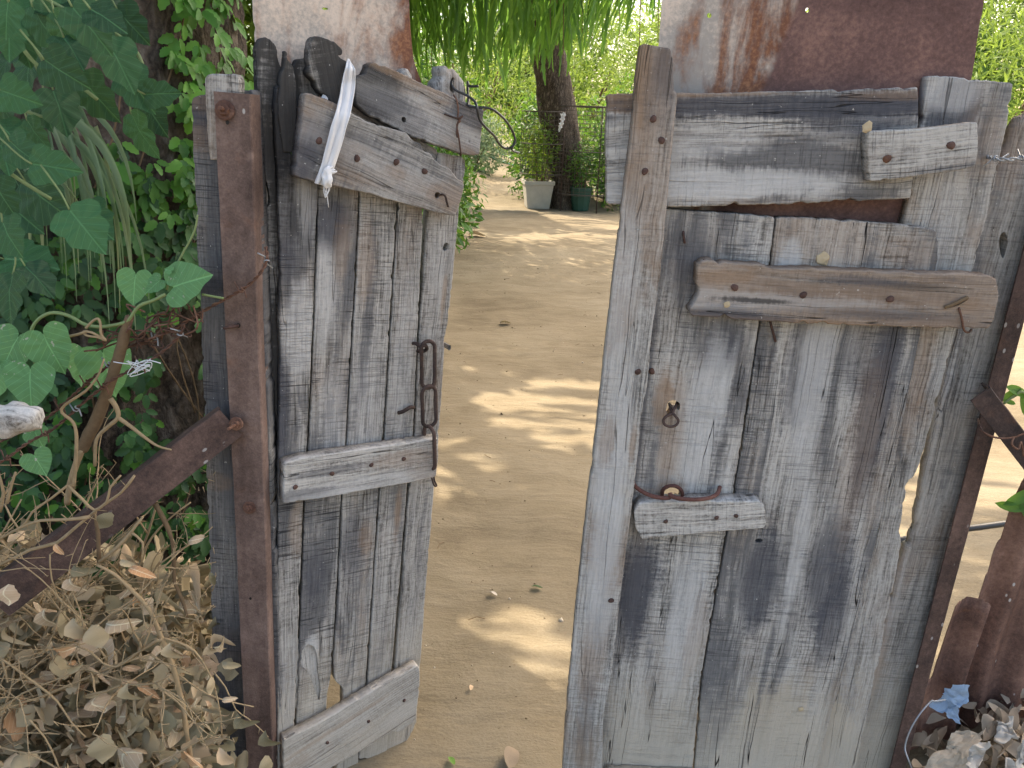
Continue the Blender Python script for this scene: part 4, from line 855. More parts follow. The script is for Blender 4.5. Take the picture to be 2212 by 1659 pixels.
# ---- strap grass
SG = thing('strap_grass', 'clump of long drooping strap leaves among the lobed leaves', 'grass', aty(150, 330, 1.75))
random.seed(8)
for k in range(34):
    u0, v0 = rnd(20, 230), rnd(190, 330); yy = rnd(1.68, 1.85); a = rnd(.05, .5); ln = rnd(230, 420)
    if k < 9: u0, v0, a = rnd(20, 160), rnd(210, 280), rnd(.7, 1.0)
    P = []; V = []; F = []
    for i in range(9):
        t = i / 8; uu = u0 + ln * (a * (t - .45 * t * t)); v2 = v0 + ln * (t * .55 + .45 * t * t) - (60 * math.sin(t * 2) if k < 9 else 0) * .3
        P.append(aty(uu, v2, yy - .06 * math.sin(t * 2.5)))
    w0 = rnd(.003, .006) * (1.6 if k < 9 else 1)
    for i, p in enumerate(P):
        t = (P[min(i + 1, 8)] - P[max(i - 1, 0)]).normalized(); sd = t.cross(FW + RT * rnd(-.1, .1)).normalized(); w = w0 * (1 - (i / 8) ** 2 * .9)
        V += [p - sd * w, p + FW * w * .5, p + sd * w]
        if i: q = 3 * i; F += [(q - 3, q, q + 1, q - 2), (q - 2, q + 1, q + 2, q - 1)]
    c = P[0]; obj('blade', mesh('blade', [v - c for v in V], F, M_STRAP, True), SG, Matrix.Translation(c))

# ================================================================== FOREGROUND LEFT: vine, wires, brush
HV = thing('vine', 'moonseed vine with round heart-shaped leaves twining on the wire', 'vine', aty(100, 760, 1.3))
hv, hf = L_polar(f_heart, 44, .12, .14); hme = mesh('leaf', hv, hf, M_HEART, True)
random.seed(9)
for (x, y, L, ang, yy, tz) in [(875, 385, 250, 98, 1.27, .1), (1005, 370, 150, 140, 1.26, .6), (1230, 345, 330, -18, 1.25, .2), (335, 800, 345, 68, 1.20, .1), (195, 1030, 330, 92, 1.15, .1), (60, 810, 340, 115, 1.22, .2), (700, 930, 360, 78, 1.34, .2), (530, 900, 280, 100, 1.36, .3), (-10, 980, 260, 95, 1.2, .2), (255, 1535, 190, 60, 1.15, .2), (1100, 270, 60, 200, 1.26, .2), (250, 1370, 150, 60, 1.25, .6)]:
    u, v = x * Z1, 493.7 + y * Z1; a = math.radians(ang); c = aty(u, v, yy); k = (c - CAM).dot(FW) / FPX; s = L * Z1 * k
    d = (RT * math.cos(a) - UPV * math.sin(a) + FW * rnd(-.15, .15)).normalized(); nrm = (-FW + RT * rnd(-.25, .25) + UPV * (.15 + tz)).normalized()
    obj('leaf', hme, HV, mat_of(c - d * s * .5, d, nrm, s))
def z2(x, y): return x * Z1, 493.7 + y * Z1
def pz(L, yy): return [aty(*z2(x, y), yy if not hasattr(yy, '__len__') else yy[i]) for i, (x, y) in enumerate(L)]
tube('stem', pz([(200, 700), (215, 640), (260, 585), (330, 552), (400, 556), (470, 580), (550, 625), (640, 642), (740, 632), (830, 605), (880, 540), (920, 500), (1000, 470), (1080, 430)], 1.25), .0030, M_STEM, HV, 6, smooth_path=5)
tube('stem', pz([(1090, 400), (1110, 330), (1150, 245), (1200, 150), (1240, 80), (1275, 0), (1290, -90)], 1.28), .0018, M_STEM, HV, 5, smooth_path=4)
tube('stem', pz([(1320, 430), (1400, 445), (1460, 455)], 1.25), .0022, M_STEM, HV, 5, smooth_path=4)
tube('stem', pz([(215, 700), (220, 860), (260, 1000)], 1.24), .002, M_STEM, HV, 5, smooth_path=4)

def barbed(name, label, P, sep=.0022, barbs=6, mat=M_WIRE, group='barbed wire strands'):
    Q = catmull(P, 14); T = thing(name, label, 'barbed wire', Q[0], group); tot = 0; A_ = []; B_ = []; acc = []
    for i, p in enumerate(Q):
        t = (Q[min(i + 1, len(Q) - 1)] - Q[max(i - 1, 0)]).normalized(); n = t.cross(Vector((0, 0, 1))).normalized(); b = t.cross(n)
        if i: tot += (p - Q[i - 1]).length
        acc.append(tot); a = tot * 2 * math.pi / .03; o = (n * math.cos(a) + b * math.sin(a)) * sep * .75; A_.append(p + o); B_.append(p - o)
    tube('strand', A_, .0016, mat, T, 5); tube('strand', B_, .0016, mat, T, 5)
    for k in range(barbs):
        i = int((k + .5) / barbs * (len(Q) - 1)); p = Q[i]; t = (Q[min(i + 1, len(Q) - 1)] - Q[max(i - 1, 0)]).normalized(); n = t.orthogonal().normalized(); b = t.cross(n); C_ = []
        C_.append(p + n * .02 - t * .004)
        for j in range(9): a = j * .9; C_.append(p + (n * math.cos(a) + b * math.sin(a)) * .0045 + t * (.001 * j - .004))
        C_.append(p - n * .018 + t * .006 + b * .006); tube('barb', C_, .0013, mat if k % 3 else M_STEEL, T, 5)
    return T
barbed('barbed_wire', 'rusty barbed wire wrapped round the angle iron of the dark post', pz([(1735, 120), (1745, 200), (1700, 290), (1620, 370), (1500, 445), (1380, 510), (1220, 605), (1120, 660), (1000, 715), (880, 760)], [1.31, 1.29, 1.28, 1.28, 1.28, 1.28, 1.27, 1.27, 1.27, 1.28]), barbs=4)
barbed('barbed_wire', 'rusty barbed wire sagging past the cut stick towards the brush', pz([(1200, 620), (1170, 700), (1040, 820), (880, 910), (740, 985), (640, 1060), (540, 1140), (430, 1240), (330, 1320), (180, 1400), (60, 1490), (-60, 1560)], 1.24), barbs=6)
barbed('barbed_wire', 'upper rusty barbed wire running behind the heart-shaped leaves', pz([(760, 850), (700, 900), (600, 980), (520, 1050), (400, 1160), (300, 1240), (180, 1310), (0, 1390), (-80, 1430)], 1.28), barbs=5)
TG = thing('wire_tangle', 'tangle of loose rusty wire between cut stick and post', 'wire', aty(*z2(1000, 650), 1.27)); random.seed(14)
for k in range(13):
    P = []; u0, v0 = rnd(760, 1150), rnd(520, 760)
    for i in range(7): P.append(aty(*z2(min(1330, max(560, u0 + (i - 3) * rnd(20, 95) + rnd(-50, 50))), min(800, v0 - (i - 3) * rnd(10, 45) + rnd(-60, 60))), 1.27 + rnd(-.03, .03)))
    tube('loop', P, .0016, M_WIRE, TG, 5, smooth_path=5)
tube('loop', pz([(560, 650), (610, 600), (640, 590), (655, 620), (660, 690), (690, 730), (640, 710), (570, 700), (545, 675), (600, 680), (690, 725)], 1.22), .0022, M_TWIG, TG, 5, smooth_path=5)
tube('loop', pz([(440, 705), (510, 690), (570, 670)], 1.22), .0026, M_TWIG, TG, 5, smooth_path=5)
TH = thing('thread_knot', 'tangled white thread caught on the barbed wire', 'thread', aty(*z2(920, 930), 1.23)); random.seed(15)
for k in range(3):
    tube('thread', [aty(*z2(rnd(820, 990), rnd(850, 965)), 1.23 + rnd(-.01, .01)) for i in range(8)], .0008, M_THREAD, TH, 4, smooth_path=5)
tube('thread', pz([(740, 870), (800, 880), (880, 885), (960, 860), (1050, 880)], 1.23), .0009, M_THREAD, TH, 4, smooth_path=5)
# cut stick and log
CS = thing('stick', 'upright cut brown stick tied to the barbed wire', 'stick', aty(*z2(450, 1659), 1.22))
tube('shaft', pz([(845, 575), (810, 700), (770, 850), (720, 1010), (690, 1100), (640, 1230), (590, 1330), (535, 1440)], 1.255), [.0075, .0095, .0095, .010, .011, .011], M_TWIGD, CS, 9, smooth_path=5, wob=.25)
tube('shaft', pz([(535, 1440), (490, 1560), (455, 1680), (440, 1800)], 1.25), [.0065, .005], M_TWIG, CS, 8, smooth_path=4, wob=.2)
tube('branch', pz([(720, 1110), (760, 1170), (770, 1235), (700, 1300), (630, 1380), (620, 1550)], 1.24), [.0045, .003], M_TWIG, CS, 6, smooth_path=4)
tube('branch', pz([(770, 1235), (850, 1290), (940, 1360), (1030, 1420), (1120, 1445)], 1.24), [.004, .0015], M_TWIG, CS, 6, smooth_path=4)
tube('branch', pz([(680, 850), (640, 960), (560, 1060), (400, 1180), (480, 1270), (500, 1400), (480, 1700)], 1.2), [.0016, .0036], M_TWIG, CS, 6, smooth_path=4)
tube('log', pz([(-300, 1300), (-60, 1260), (60, 1250), (160, 1235), (235, 1222), (268, 1222)], 1.05), [.024, .024, .024, .022, .017, .010], M_LOG, None, 14, smooth_path=5, wob=.45)
tag(bpy.data.objects['log'], 'bleached broken end of a log jutting in under the heart-shaped leaves', 'log')

# ---- dry brush heap
DB = thing('dry_bush', 'heap of cut thorny brush with withered tan leaves below the brace', 'brush', (-.95, 1.3, 0))
T_DRY = L_oval(8, .50, .6, .45, .06, 1, 1.6); T_DRY2 = L_oval(8, .60, -.45, -.5, .05, 1, 3.2)
random.seed(33)
def ztop(x, y): return .55 + .10 * noise.noise(Vector((x * 3, y * 3, 1))) + .10 * max(0, min(1, (-.75 - x) / .4)) - 1.1 * max(0, abs(y - 1.32) - .18)
twg = []; lm = []
def grow(p, d, L, r, depth):
    P = [p]; q = p.copy(); dd = d.copy()
    for i in range(5):
        dd = (dd + rvec() * .22).normalized(); q = q + dd * L / 5; P.append(q.copy())
    twg.append((P, r))
    if depth > 0:
        for k in range(random.choice((2, 3, 3))):
            i = random.randint(1, 5); grow(P[i], (dd + rvec() * .9).normalized(), L * rnd(.5, .75), r * .65, depth - 1)
    for i in range(1, 6):
        if random.random() < .6 and depth < 2:
            t = rvec() * .012; twg.append(([P[i], P[i] + t * .5, P[i] + t], .0009))
for k in range(24):
    p = Vector((rnd(-1.4, -.62), rnd(1.0, 1.6), rnd(.0, .45))); grow(p, Vector((rnd(-.7, .7), rnd(-.5, .3), rnd(.1, .8))).normalized(), rnd(.25, .5), rnd(.0028, .0045), 2)
for k in range(40):
    p = Vector((rnd(-1.35, -.68), rnd(1.02, 1.3), rnd(.36, .64))); grow(p, Vector((rnd(-.7, .7), rnd(-.3, .2), rnd(.2, .8))).normalized(), rnd(.18, .34), rnd(.0018, .003), 2)
twg = [t for t in twg if all(not (proj(q)[0] > 470 and proj(q)[1] < 1500) and q.z > 0 and q.z < .95 and q.y > .75 for q in t[0]) and max(proj(q)[0] for q in t[0]) < 560]
o = obj('twig_mass', mesh('twig_mass', *join([tube_geo(catmull(P, 2) if len(P) > 3 else P, [r, r * .5], 5) for P, r in twg[60:]]), M_TWIG, True), DB); o['kind'] = 'stuff'
for P, r in twg[:60]: tube('twig', P, [r, r * .55], M_TWIG if random.random() < .7 else M_TWIGD, DB, 5, smooth_path=2)
def z3(x, y): return x * .3717, 1042.3 + y * .3717          # third close-up of the photograph
def p3(L, yy): return [aty(*z3(x, y), yy) for x, y in L]
for L, r, yy, mt in [([(560, 480), (660, 530), (760, 620), (870, 740), (920, 860), (970, 980), (1020, 1120), (1060, 1280), (1080, 1420), (1100, 1540), (1120, 1700)], [.003, .006, .0058], 1.08, M_TWIG),
                     ([(900, 120), (950, 210), (1000, 330), (1010, 450), (1015, 580), (1060, 680), (1090, 790)], [.007, .004], 1.24, M_TWIGD),
                     ([(580, 460), (680, 380), (760, 290), (830, 200)], [.005, .003], 1.12, M_TWIG), ([(760, 290), (830, 350), (820, 470)], [.003, .002], 1.12, M_TWIG),
                     ([(0, 330), (120, 260), (240, 220), (390, 215), (520, 200)], [.003, .004], 1.1, M_TWIG), ([(0, 480), (180, 390), (330, 350), (430, 270), (560, 160), (700, 60), (780, -40)], [.0045, .003], 1.12, M_TWIG),
                     ([(390, 20), (300, 90), (190, 170), (110, 270), (30, 130)], [.003, .002], 1.1, M_TWIG), ([(400, 20), (480, 100), (550, 160), (620, 110), (640, 30), (700, -40)], [.0032, .0028], 1.1, M_TWIG),
                     ([(550, 170), (570, 300), (575, 460)], [.0045, .005], 1.13, M_TWIGD), ([(200, 380), (160, 480), (110, 570)], [.008, .007], 1.15, M_TWIGD),
                     ([(940, 910), (850, 950), (760, 1020), (680, 1070), (600, 1050), (520, 980), (440, 950)], [.003, .002], 1.06, M_TWIG), ([(930, 900), (1040, 930), (1130, 980), (1200, 1080), (1250, 1200), (1280, 1350), (1290, 1480)], [.003, .0018], 1.08, M_TWIG),
                     ([(1240, 1100), (1310, 1190), (1370, 1320), (1440, 1370), (1510, 1430), (1560, 1480)], [.0018, .001], 1.05, M_TWIG), ([(900, 1650), (960, 1620), (1100, 1530), (1200, 1480)], [.003, .002], 1.0, M_TWIG), ([(170, 1380), (260, 1480), (320, 1600), (350, 1680)], [.002, .002], .98, M_TWIG),
                     ([(0, 1020), (100, 1090), (210, 1170), (330, 1270), (420, 1400), (500, 1480)], [.003, .002], 1.05, M_TWIG), ([(390, 560), (440, 680), (480, 800), (490, 920)], [.002, .0015], 1.06, M_TWIG), ([(290, 420), (300, 560), (360, 700), (420, 640)], [.0018, .0012], 1.06, M_TWIG), ([(720, 1000), (700, 1100), (710, 1180)], [.0012, .001], 1.05, M_TWIG),
                     ([(40, 120), (60, 40), (90, -60)], [.004, .003], 1.12, M_TWIG), ([(0, 170), (20, 60), (-10, -60)], [.004, .003], 1.14, M_TWIG)]:
    tube('twig', p3(L, yy), [q * .72 for q in r], mt, DB, 6, smooth_path=2, wob=.5)
    Q = catmull(p3(L, yy), 3)
    for q in Q[::4]:
        t = rvec() * .016; tube('thorn', [q, q + t], [.0012, .0002], M_TWIG, DB, 4)
random.seed(34); tries = 0
while len(lm) < 5200 and tries < 40000:
    tries += 1
    x, y = rnd(-1.75, -.55), rnd(.95, 1.72); z = rnd(0, ztop(x, y)); p = Vector((x, y, z))
    if (p - CAM).length < .95: continue
    u, v = proj(p)
    if u > 470 and v < 1560: continue
    if u > 510 and random.random() < .93: continue
    if v < 1160 + 60 * noise.noise(Vector((u * .02, 0, 0))) + max(0, u - 260) * .25 and random.random() < .90: continue
    s = rnd(.028, .054)
    lm.append(mat_of(p, rvec() + Vector((0, 0, -.7)), rvec() * 1.5 + Vector((0, -.7, .6)), (s, s * rnd(.6, 1.15), s * rnd(.8, 1.6))))
for x, y, L, ang in [(820, 520, 130, 20), (430, 600, 110, 70), (480, 510, 110, 30), (620, 220, 100, 120), (700, 825, 150, 5), (360, 985, 170, 160), (390, 1070, 170, 170), (470, 860, 160, 60), (570, 890, 130, 60), (270, 800, 120, 80), (60, 650, 110, 80), (1235, 560, 80, 70), (1340, 1060, 90, 20), (1425, 1390, 120, 50), (1565, 1500, 120, 70), (1550, 1640, 100, 80), (1330, 1260, 70, 0), (1310, 1600, 130, 60), (610, 1540, 150, 85), (1000, 990, 110, 80), (1145, 330, 90, -10), (755, 1230, 120, 80), (740, 470, 80, 30), (340, 390, 70, 60), (150, 1610, 130, 10), (1225, 1180, 90, 90)]:
    u, v = z3(x, y); a = math.radians(ang); c = aty(u, v, .98 if v > 1400 else 1.06); s = L * .3717 * (c - CAM).dot(FW) / FPX * 1.1
    d = (RT * math.cos(a) - UPV * math.sin(a)).normalized(); lm.append(mat_of(c - d * s * .5, d, (-FW + rvec() * .4), (s, s * 1.05, s)))
ind, rest = front_split(lm, 300, 15)
mes = [mesh('leaf', t[0], t[1], mt, False) for t in (T_DRY, T_DRY2) for mt in (M_DRY, M_DRYG)]
for m in ind: obj('leaf', random.choice([mes[0], mes[1], mes[1], mes[2], mes[3], mes[3]]), DB, m)
h = len(rest) // 2
for t, sub in ((T_DRY, rest[:h]), (T_DRY2, rest[h:])):
    o = scatter('leaf_mass', t, sub, M_DRYG, DB); o['kind'] = 'stuff'

# ================================================================== RIGHT: corrugated sheet, rubbish
def corr(name, label, tops, y0, group, x1=None):
    pts = [aty(u, v, y0) for u, v in tops]; X = [p.x for p in pts]; Zt = [p.z for p in pts]; V = []; F = []; n = 120; m = 16
    for i in range(n + 1):
        x = X[0] + (X[-1] - X[0]) * i / n; zt = float(np.interp(x, X, Zt)) + .012 * noise.noise(Vector((x * 45, 0, 0))) + .006 * noise.noise(Vector((x * 170, 0, 0)))
        for j in range(m + 1):
            z = -.02 + (zt + .02) * j / m; V.append((x + .012 * noise.noise(Vector((z * 5, 1, 0))), y0 + .012 * math.sin(x * 2 * math.pi / .085) + .02 * noise.noise(Vector((x * 3, z * 3, 0))), z))
    for i in range(n):
        for j in range(m): a = i * (m + 1) + j; F.append((a, a + m + 1, a + m + 2, a + 1))
    c = Vector((X[0], y0, 0)); o = obj(name, mesh(name, [Vector(v) - c for v in V], F, M_CORR, True), None, Matrix.Translation(c))
    md = o.modifiers.new('thick', 'SOLIDIFY'); md.thickness = .0016; return tag(o, label, 'metal sheet', group)
corr('corrugated_sheet', 'low torn piece of rusty corrugated sheet next to the post foot', [(1900, 1520), (1955, 1490), (1970, 1450), (1985, 1462), (2012, 1458), (2030, 1425), (2042, 1350), (2052, 1305), (2110, 1290), (2128, 1300)], 1.47, 'rusty corrugated sheets')
corr('corrugated_sheet', 'tall rusty corrugated sheet rising at the right edge of the picture', [(2040, 1460), (2062, 1400), (2096, 1330), (2112, 1240), (2132, 1232), (2142, 1208), (2170, 1168), (2190, 1100), (2215, 1040), (2260, 960), (2420, 930)], 1.52, 'rusty corrugated sheets')
# heap of earth and litter in front of it
HC_ = Vector((1.28, 1.42, 0))
def heap():
    V = []; F = []; n = 40
    for i in range(n + 1):
        for j in range(n + 1):
            x = (i / n - .5) * 1.1; y = (j / n - .5) * .7; r = math.sqrt((x / .5) ** 2 + (y / .32) ** 2)
            z = .17 * max(0, 1 - r * r) + .05 * noise.noise(Vector((x * 9, y * 9, 2))) * max(0, 1 - r) * 1.5 - .03 + .012 * noise.noise(Vector((x * 30, y * 30, 2)))
            V.append((x, y, z))
    for i in range(n):
        for j in range(n): a = i * (n + 1) + j; F.append((a, a + n + 1, a + n + 2, a + 1))
    return V, F
o = obj('earth_heap', mesh('earth_heap', *heap(), M_SAND, True), None, Matrix.Translation(HC_)); tag(o, 'low heap of dry earth at the foot of the corrugated sheets', 'earth heap')
random.seed(44); ms = []; Tl = L_oval(6, .6, .3, .3, 0, 1, 1.4)
for k in range(420):
    x, y = random.gauss(0, .22), random.gauss(0, .14); r = math.sqrt((x / .5) ** 2 + (y / .32) ** 2); z = max(0, .17 * (1 - r * r)) + rnd(-.01, .05)
    p = HC_ + Vector((x, y, z))
    if proj(p)[0] < 1990: continue
    ms.append(mat_of(p, rvec() + Vector((0, 0, .1)), rvec() + Vector((0, 0, .9)), rnd(.03, .07)))
M_LIT = leafm('litter_leaf', (.30, .235, .175), (.44, .36, .28), (.52, .45, .37), .15, (.5, .4, .3), .85, False, spec=.15)
o = scatter('leaf_litter', Tl, ms, M_LIT); tag(o, 'crumpled dead leaves strewn over the earth heap', 'leaf litter', None, 'stuff')
def scrap(name, label, poly, y0, mat, cr=.02, group=None, nn=20):
    """crumpled film stretched over a quadrilateral seen in the photo"""
    a, b, c, d = [aty(u, v, yy) for (u, v, yy) in poly]; V = []; F = []
    for i in range(nn + 1):
        for j in range(nn + 1):
            s, t = i / nn, j / nn; p = a.lerp(b, s).lerp(d.lerp(c, s), t)
            p += (Vector((noise.noise(p * 30), noise.noise(p * 34 + Vector((5, 0, 0))), noise.noise(p * 32 + Vector((0, 9, 0))))) + .5 * Vector((noise.noise(p * 95), noise.noise(p * 90 + Vector((5, 0, 0))), noise.noise(p * 99 + Vector((0, 9, 0)))))) * cr
            V.append(p)
    for i in range(nn):
        for j in range(nn): q = i * (nn + 1) + j; F.append((q, q + nn + 1, q + nn + 2, q + 1))
    c0 = V[0].copy(); o = obj(name, mesh(name, [v - c0 for v in V], F, mat), None, Matrix.Translation(c0))
    md = o.modifiers.new('thick', 'SOLIDIFY'); md.thickness = .0008; return tag(o, label, 'plastic scrap', group)
scrap('plastic_scrap', 'torn bright blue plastic scrap by the corrugated sheet', [(2022, 1524, 1.40), (2062, 1478, 1.40), (2090, 1482, 1.40), (2076, 1568, 1.38)], 1.4, M_BLUE, .016, None, 20)
scrap('plastic_scrap', 'milky plastic film lying on the litter at lower right corner', [(2150, 1560, 1.32), (2178, 1548, 1.32), (2196, 1600, 1.28), (2160, 1612, 1.28)], 1.3, M_PLAS, .02, 'milky plastic scraps')
scrap('plastic_scrap', 'long milky plastic shred at the bottom of the litter heap', [(2080, 1660, 1.22), (2112, 1610, 1.25), (2140, 1606, 1.25), (2100, 1680, 1.22)], 1.3, M_PLAS, .02, 'milky plastic scraps')
scrap('plastic_scrap', 'creased milky plastic shred cut by the right picture edge', [(2150, 1670, 1.2), (2190, 1610, 1.24), (2225, 1590, 1.24), (2215, 1680, 1.2)], 1.3, M_PLAS, .025, 'milky plastic scraps')
o = scrap('sack', 'pale dusty sack sloping over the litter beside the post foot', [(1955, 1700, 1.28), (2070, 1575, 1.36), (2130, 1580, 1.34), (2060, 1720, 1.22)], 1.3, simple('dusty_sack', (.45, .38, .30), .9, .1, .15, 80), .012); o['category'] = 'sack'
tube('wire', [aty(u, v, y) for u, v, y in ((2042, 1512, 1.36), (2020, 1515, 1.36), (2010, 1516, 1.36), (1985, 1545, 1.34), (1965, 1580, 1.33), (1955, 1615, 1.32), (1962, 1640, 1.3), (1970, 1662, 1.3))], .0018, M_STEEL, None, 6, smooth_path=5)
tag(bpy.data.objects['wire'], 'bent grey wire arching up beside the blue plastic scrap', 'wire')
barbed('barbed_wire', 'grey barbed wire crossing the knotted post near its top', [GR.hit(u, v, o) for u, v, o in ((2130, 338, -.03), (2150, 342, .01), (2175, 345, .02), (2210, 342, .02), (2260, 346, .02))], .003, 2, M_STEEL)
tube('pipe', [aty(u, v, y) for u, v, y in ((1920, 1172, 2.1), (2030, 1150, 2.1), (2120, 1138, 2.1), (2260, 1118, 2.15))], .010, M_CABLE, None, 8, smooth_path=4)
tag(bpy.data.objects['pipe'], 'thin black pipe running along behind the knotted post', 'pipe')
# leafy sprig by the right brace
SPR = thing('sprig', 'small green sprig growing behind the right brace', 'plant', aty(2200, 900, 1.5))
tube('stem', [aty(u, v, 1.5) for u, v in ((2260, 900), (2215, 850), (2195, 852), (2168, 872))], .003, M_STEM, SPR, 6, smooth_path=4)
for (u, v, L, ang) in [(2185, 852, 50, 150), (2200, 845, 60, 20), (2215, 870, 60, 80), (2180, 868, 30, 200), (2185, 1095, 60, 190), (2205, 1075, 70, 150), (2215, 1100, 60, 60)]:
    a = math.radians(ang); c = aty(u, v, 1.5); s = L * (c - CAM).dot(FW) / FPX; d = RT * math.cos(a) - UPV * math.sin(a)
    obj('leaf', mesh('leaf', *L_oval(6, .5, .15, .2), M_HEDGE, True), SPR, mat_of(c - d * s * .5, d, -FW + rvec() * .5, s))

# ================================================================== BACKGROUND
def shrub(name, label, cat, c, r, n, mat, sz, group=None, tpl=T_DIA, seed=1, base=True, lean=(0, 0, .3), shell=.35, zmin=.02):
    random.seed(seed); T = thing(name, label, cat, (c[0], c[1], 0), group); ms = []; k = 0
    while len(ms) < n and k < n * 6:
        k += 1
        v = rvec() * (random.random() ** shell); nn = noise.noise(v * 2.6 + Vector((seed * 1.7, 0, 0))); f = 1 + .45 * nn
        p = Vector((c[0] + v.x * r[0] * f, c[1] + v.y * r[1] * f, c[2] + v.z * r[2] * f))
        if p.z < zmin or noise.noise(p * (2.2 / max(r)) * 2 + Vector((seed, 3, 0))) < -.28: continue
        out = Vector((v.x / r[0], v.y / r[1], v.z / r[2])).normalized()
        s = rnd(*sz); ms.append(mat_of(p, (rvec() * .9 + out * .7 + Vector((0, 0, -.35))), out + Vector(lean) + rvec() * .6, s))
    o = scatter('foliage', tpl, ms, mat, T)
    for j in range(5):
        a = j * 1.3 + seed; tube('stem', [(c[0] + .08 * math.cos(a), c[1] + .08 * math.sin(a), 0), (c[0] + r[0] * .25 * math.cos(a), c[1] + r[1] * .25 * math.sin(a), max(.1, c[2] * .6)), (c[0] + r[0] * .6 * math.cos(a), c[1] + r[1] * .6 * math.sin(a), c[2] + r[2] * .3)], [max(.015, r[0] * .03), .006], M_TWIGD, T, 6, smooth_path=4)
    return T
T_LF = L_oval(3, .42, .1, .2)
shrub('hedge', 'bright green clipped hedge hanging over the path edge behind the narrow leaf', 'hedge', (-.98, 8.6, .66), (.52, 2.1, .58), 3600, M_HEDGE, (.08, .14), None, T_LF, 2)
shrub('hedge', 'hedge hidden mostly by the narrow leaf nearer the gate', 'hedge', (-1.9, 6.0, .8), (.7, 1.6, .8), 2400, M_HEDGE, (.08, .13), None, T_LF, 3)
shrub('shrub', 'rounded yellow-green shrub left of the leaning tree', 'shrub', (.42, 15.6, .95), (.62, 1.0, 1.0), 4200, M_HEDGE, (.09, .15), None, T_LF, 4)
shrub('shrub', 'sunlit shrub between the leaning tree and the pale stile', 'shrub', (2.1, 16.0, 1.0), (1.1, 1.0, 1.15), 4200, M_HEDGE, (.09, .16), None, T_LF, 5)
shrub('shrub', 'broad-leaved shrub close behind the right wire guard', 'shrub', (1.75, 14.0, .75), (.45, .5, .85), 1500, M_HEDGE, (.10, .18), None, T_LF, 6)
shrub('shrub', 'pale grey-green shrub at the far end of the path', 'shrub', (-1.3, 21, .8), (1.0, 1.0, .9), 2600, simple and leafm('sage_leaf', (.12, .19, .11), (.18, .26, .15), (.24, .32, .19), .35, (.4, .55, .25), .6), (.1, .18), None, T_LF, 7)
for i, (x, y, z, r, mt, lab) in enumerate([(-3.2, 19, 2.0, 2.2, M_HEDGE, 'leafy tree beyond the far left hedge'), (-7.5, 12, 2.0, 2.4, M_HEDGEY, 'yellow-green tree seen beside the thick trunk'), (4.6, 21, 2.6, 2.6, M_FEATH, 'bright feathery tree behind the shrubs near the pale stile'), (1.6, 24, 2.6, 2.6, M_FEATH, 'far sunlit feathery tree behind the leaning trunk'), (9.5, 17, 2.2, 2.8, M_FEATH, 'feathery yellow-green tree above the maroon sheet edge'), (14.5, 17, 2.0, 3.0, M_HEDGEY, 'sunlit broad tree at the upper right edge of the picture'), (9.8, 11.8, .9, 1.5, M_HEDGE, 'low glossy shrub in sun behind the knotted post'), (-2.0, 29, 3.0, 3.6, M_FEATH, 'farthest pale green tree at the end of the path'), (7.5, 27, 3, 3.6, M_HEDGEY, 'farthest yellow-green tree beyond the wide leaf'), (-3.6, 8.2, 2.6, 1.7, M_HEDGEY, 'leafy tree filling the gap between trunk and pale sheet')]):
    shrub('tree', lab, 'tree', (x, y, z), (r, r * .9, r * 1.0), 6500, mt, (.13, .24) if mt is not M_FEATH else (.12, .26), 'trees beyond the gate', T_LF if mt is not M_FEATH else L_oval(3, .22, .1, .3), 30 + i, zmin=.05)

for i, (x, y, lab) in enumerate([(-9, 36, 'dense tree of the back row farthest to the left'), (0.5, 38, 'dense tree of the back row behind the end of the path'), (9, 36, 'dense tree of the back row behind the wide leaf'), (18, 33, 'dense tree of the back row above the knotted post'), (26, 30, 'dense tree of the back row farthest to the right')]):
    shrub('tree', lab, 'tree', (x, y, 4.0), (5.2, 3.5, 5.0), 16000, M_HEDGEY if i % 2 else M_FEATH, (.22, .36), 'dense trees of the back row', T_LF, 80 + i, zmin=.05, shell=.5)
# ---- leaning tree with weeping fronds
WT = thing('weeping_tree', 'leaning rough-barked tree with long weeping green fronds over the path', 'tree', (.85, 13.9, 0))
def bark_tube(name, P, R, parent, nh=26, mat=M_BARK):
    Q = catmull(P, 10); V = []; F = []; n = len(Q); X = np.linspace(0, 1, len(R))
    for i, q in enumerate(Q):
        r0 = float(np.interp(i / (n - 1), X, R))
        for k in range(nh):
            a = 2 * math.pi * k / nh; w = 1 + .16 * noise.noise(Vector((math.cos(a) * 2.5, math.sin(a) * 2.5, q.z * 1.5))) + .10 * noise.noise(Vector((math.cos(a) * 7, math.sin(a) * 7, q.z * 3)))
            V.append(Vector((q.x + r0 * w * math.cos(a), q.y + r0 * w * math.sin(a), q.z)) - Vector(P[0]))
    for i in range(n - 1):
        for k in range(nh): l = (k + 1) % nh; F.append((i * nh + k, i * nh + l, (i + 1) * nh + l, (i + 1) * nh + k))
    return obj(name, mesh(name, V, F, mat, True), parent, Matrix.Translation(Vector(P[0])))
bark_tube('trunk', [(.90, 14.1, -.05), (.86, 14.1, .35), (.80, 14.05, .9), (.66, 14.0, 1.5), (.52, 13.9, 2.1), (.40, 13.8, 2.7), (.2, 13.6, 3.6), (-.2, 13.0, 4.6)], [.46, .35, .33, .32, .31, .29, .24, .12], WT)
for P in ([(.40, 13.8, 2.7), (.8, 12.6, 3.6), (1.2, 11.2, 4.0), (1.5, 10.2, 3.2)], [(.2, 13.6, 3.4), (-.8, 12, 4.2), (-1.6, 10.4, 4.0), (-2.2, 9.4, 3.0)], [(.2, 13.5, 3.6), (.0, 11.5, 4.4), (-.1, 10.0, 4.0), (-.1, 9.0, 3.0)]):
    bark_tube('limb', P, [.14, .09, .05, .02], WT, 10)
T_FR = L_frond()
random.seed(71); fm = []; tries = 0
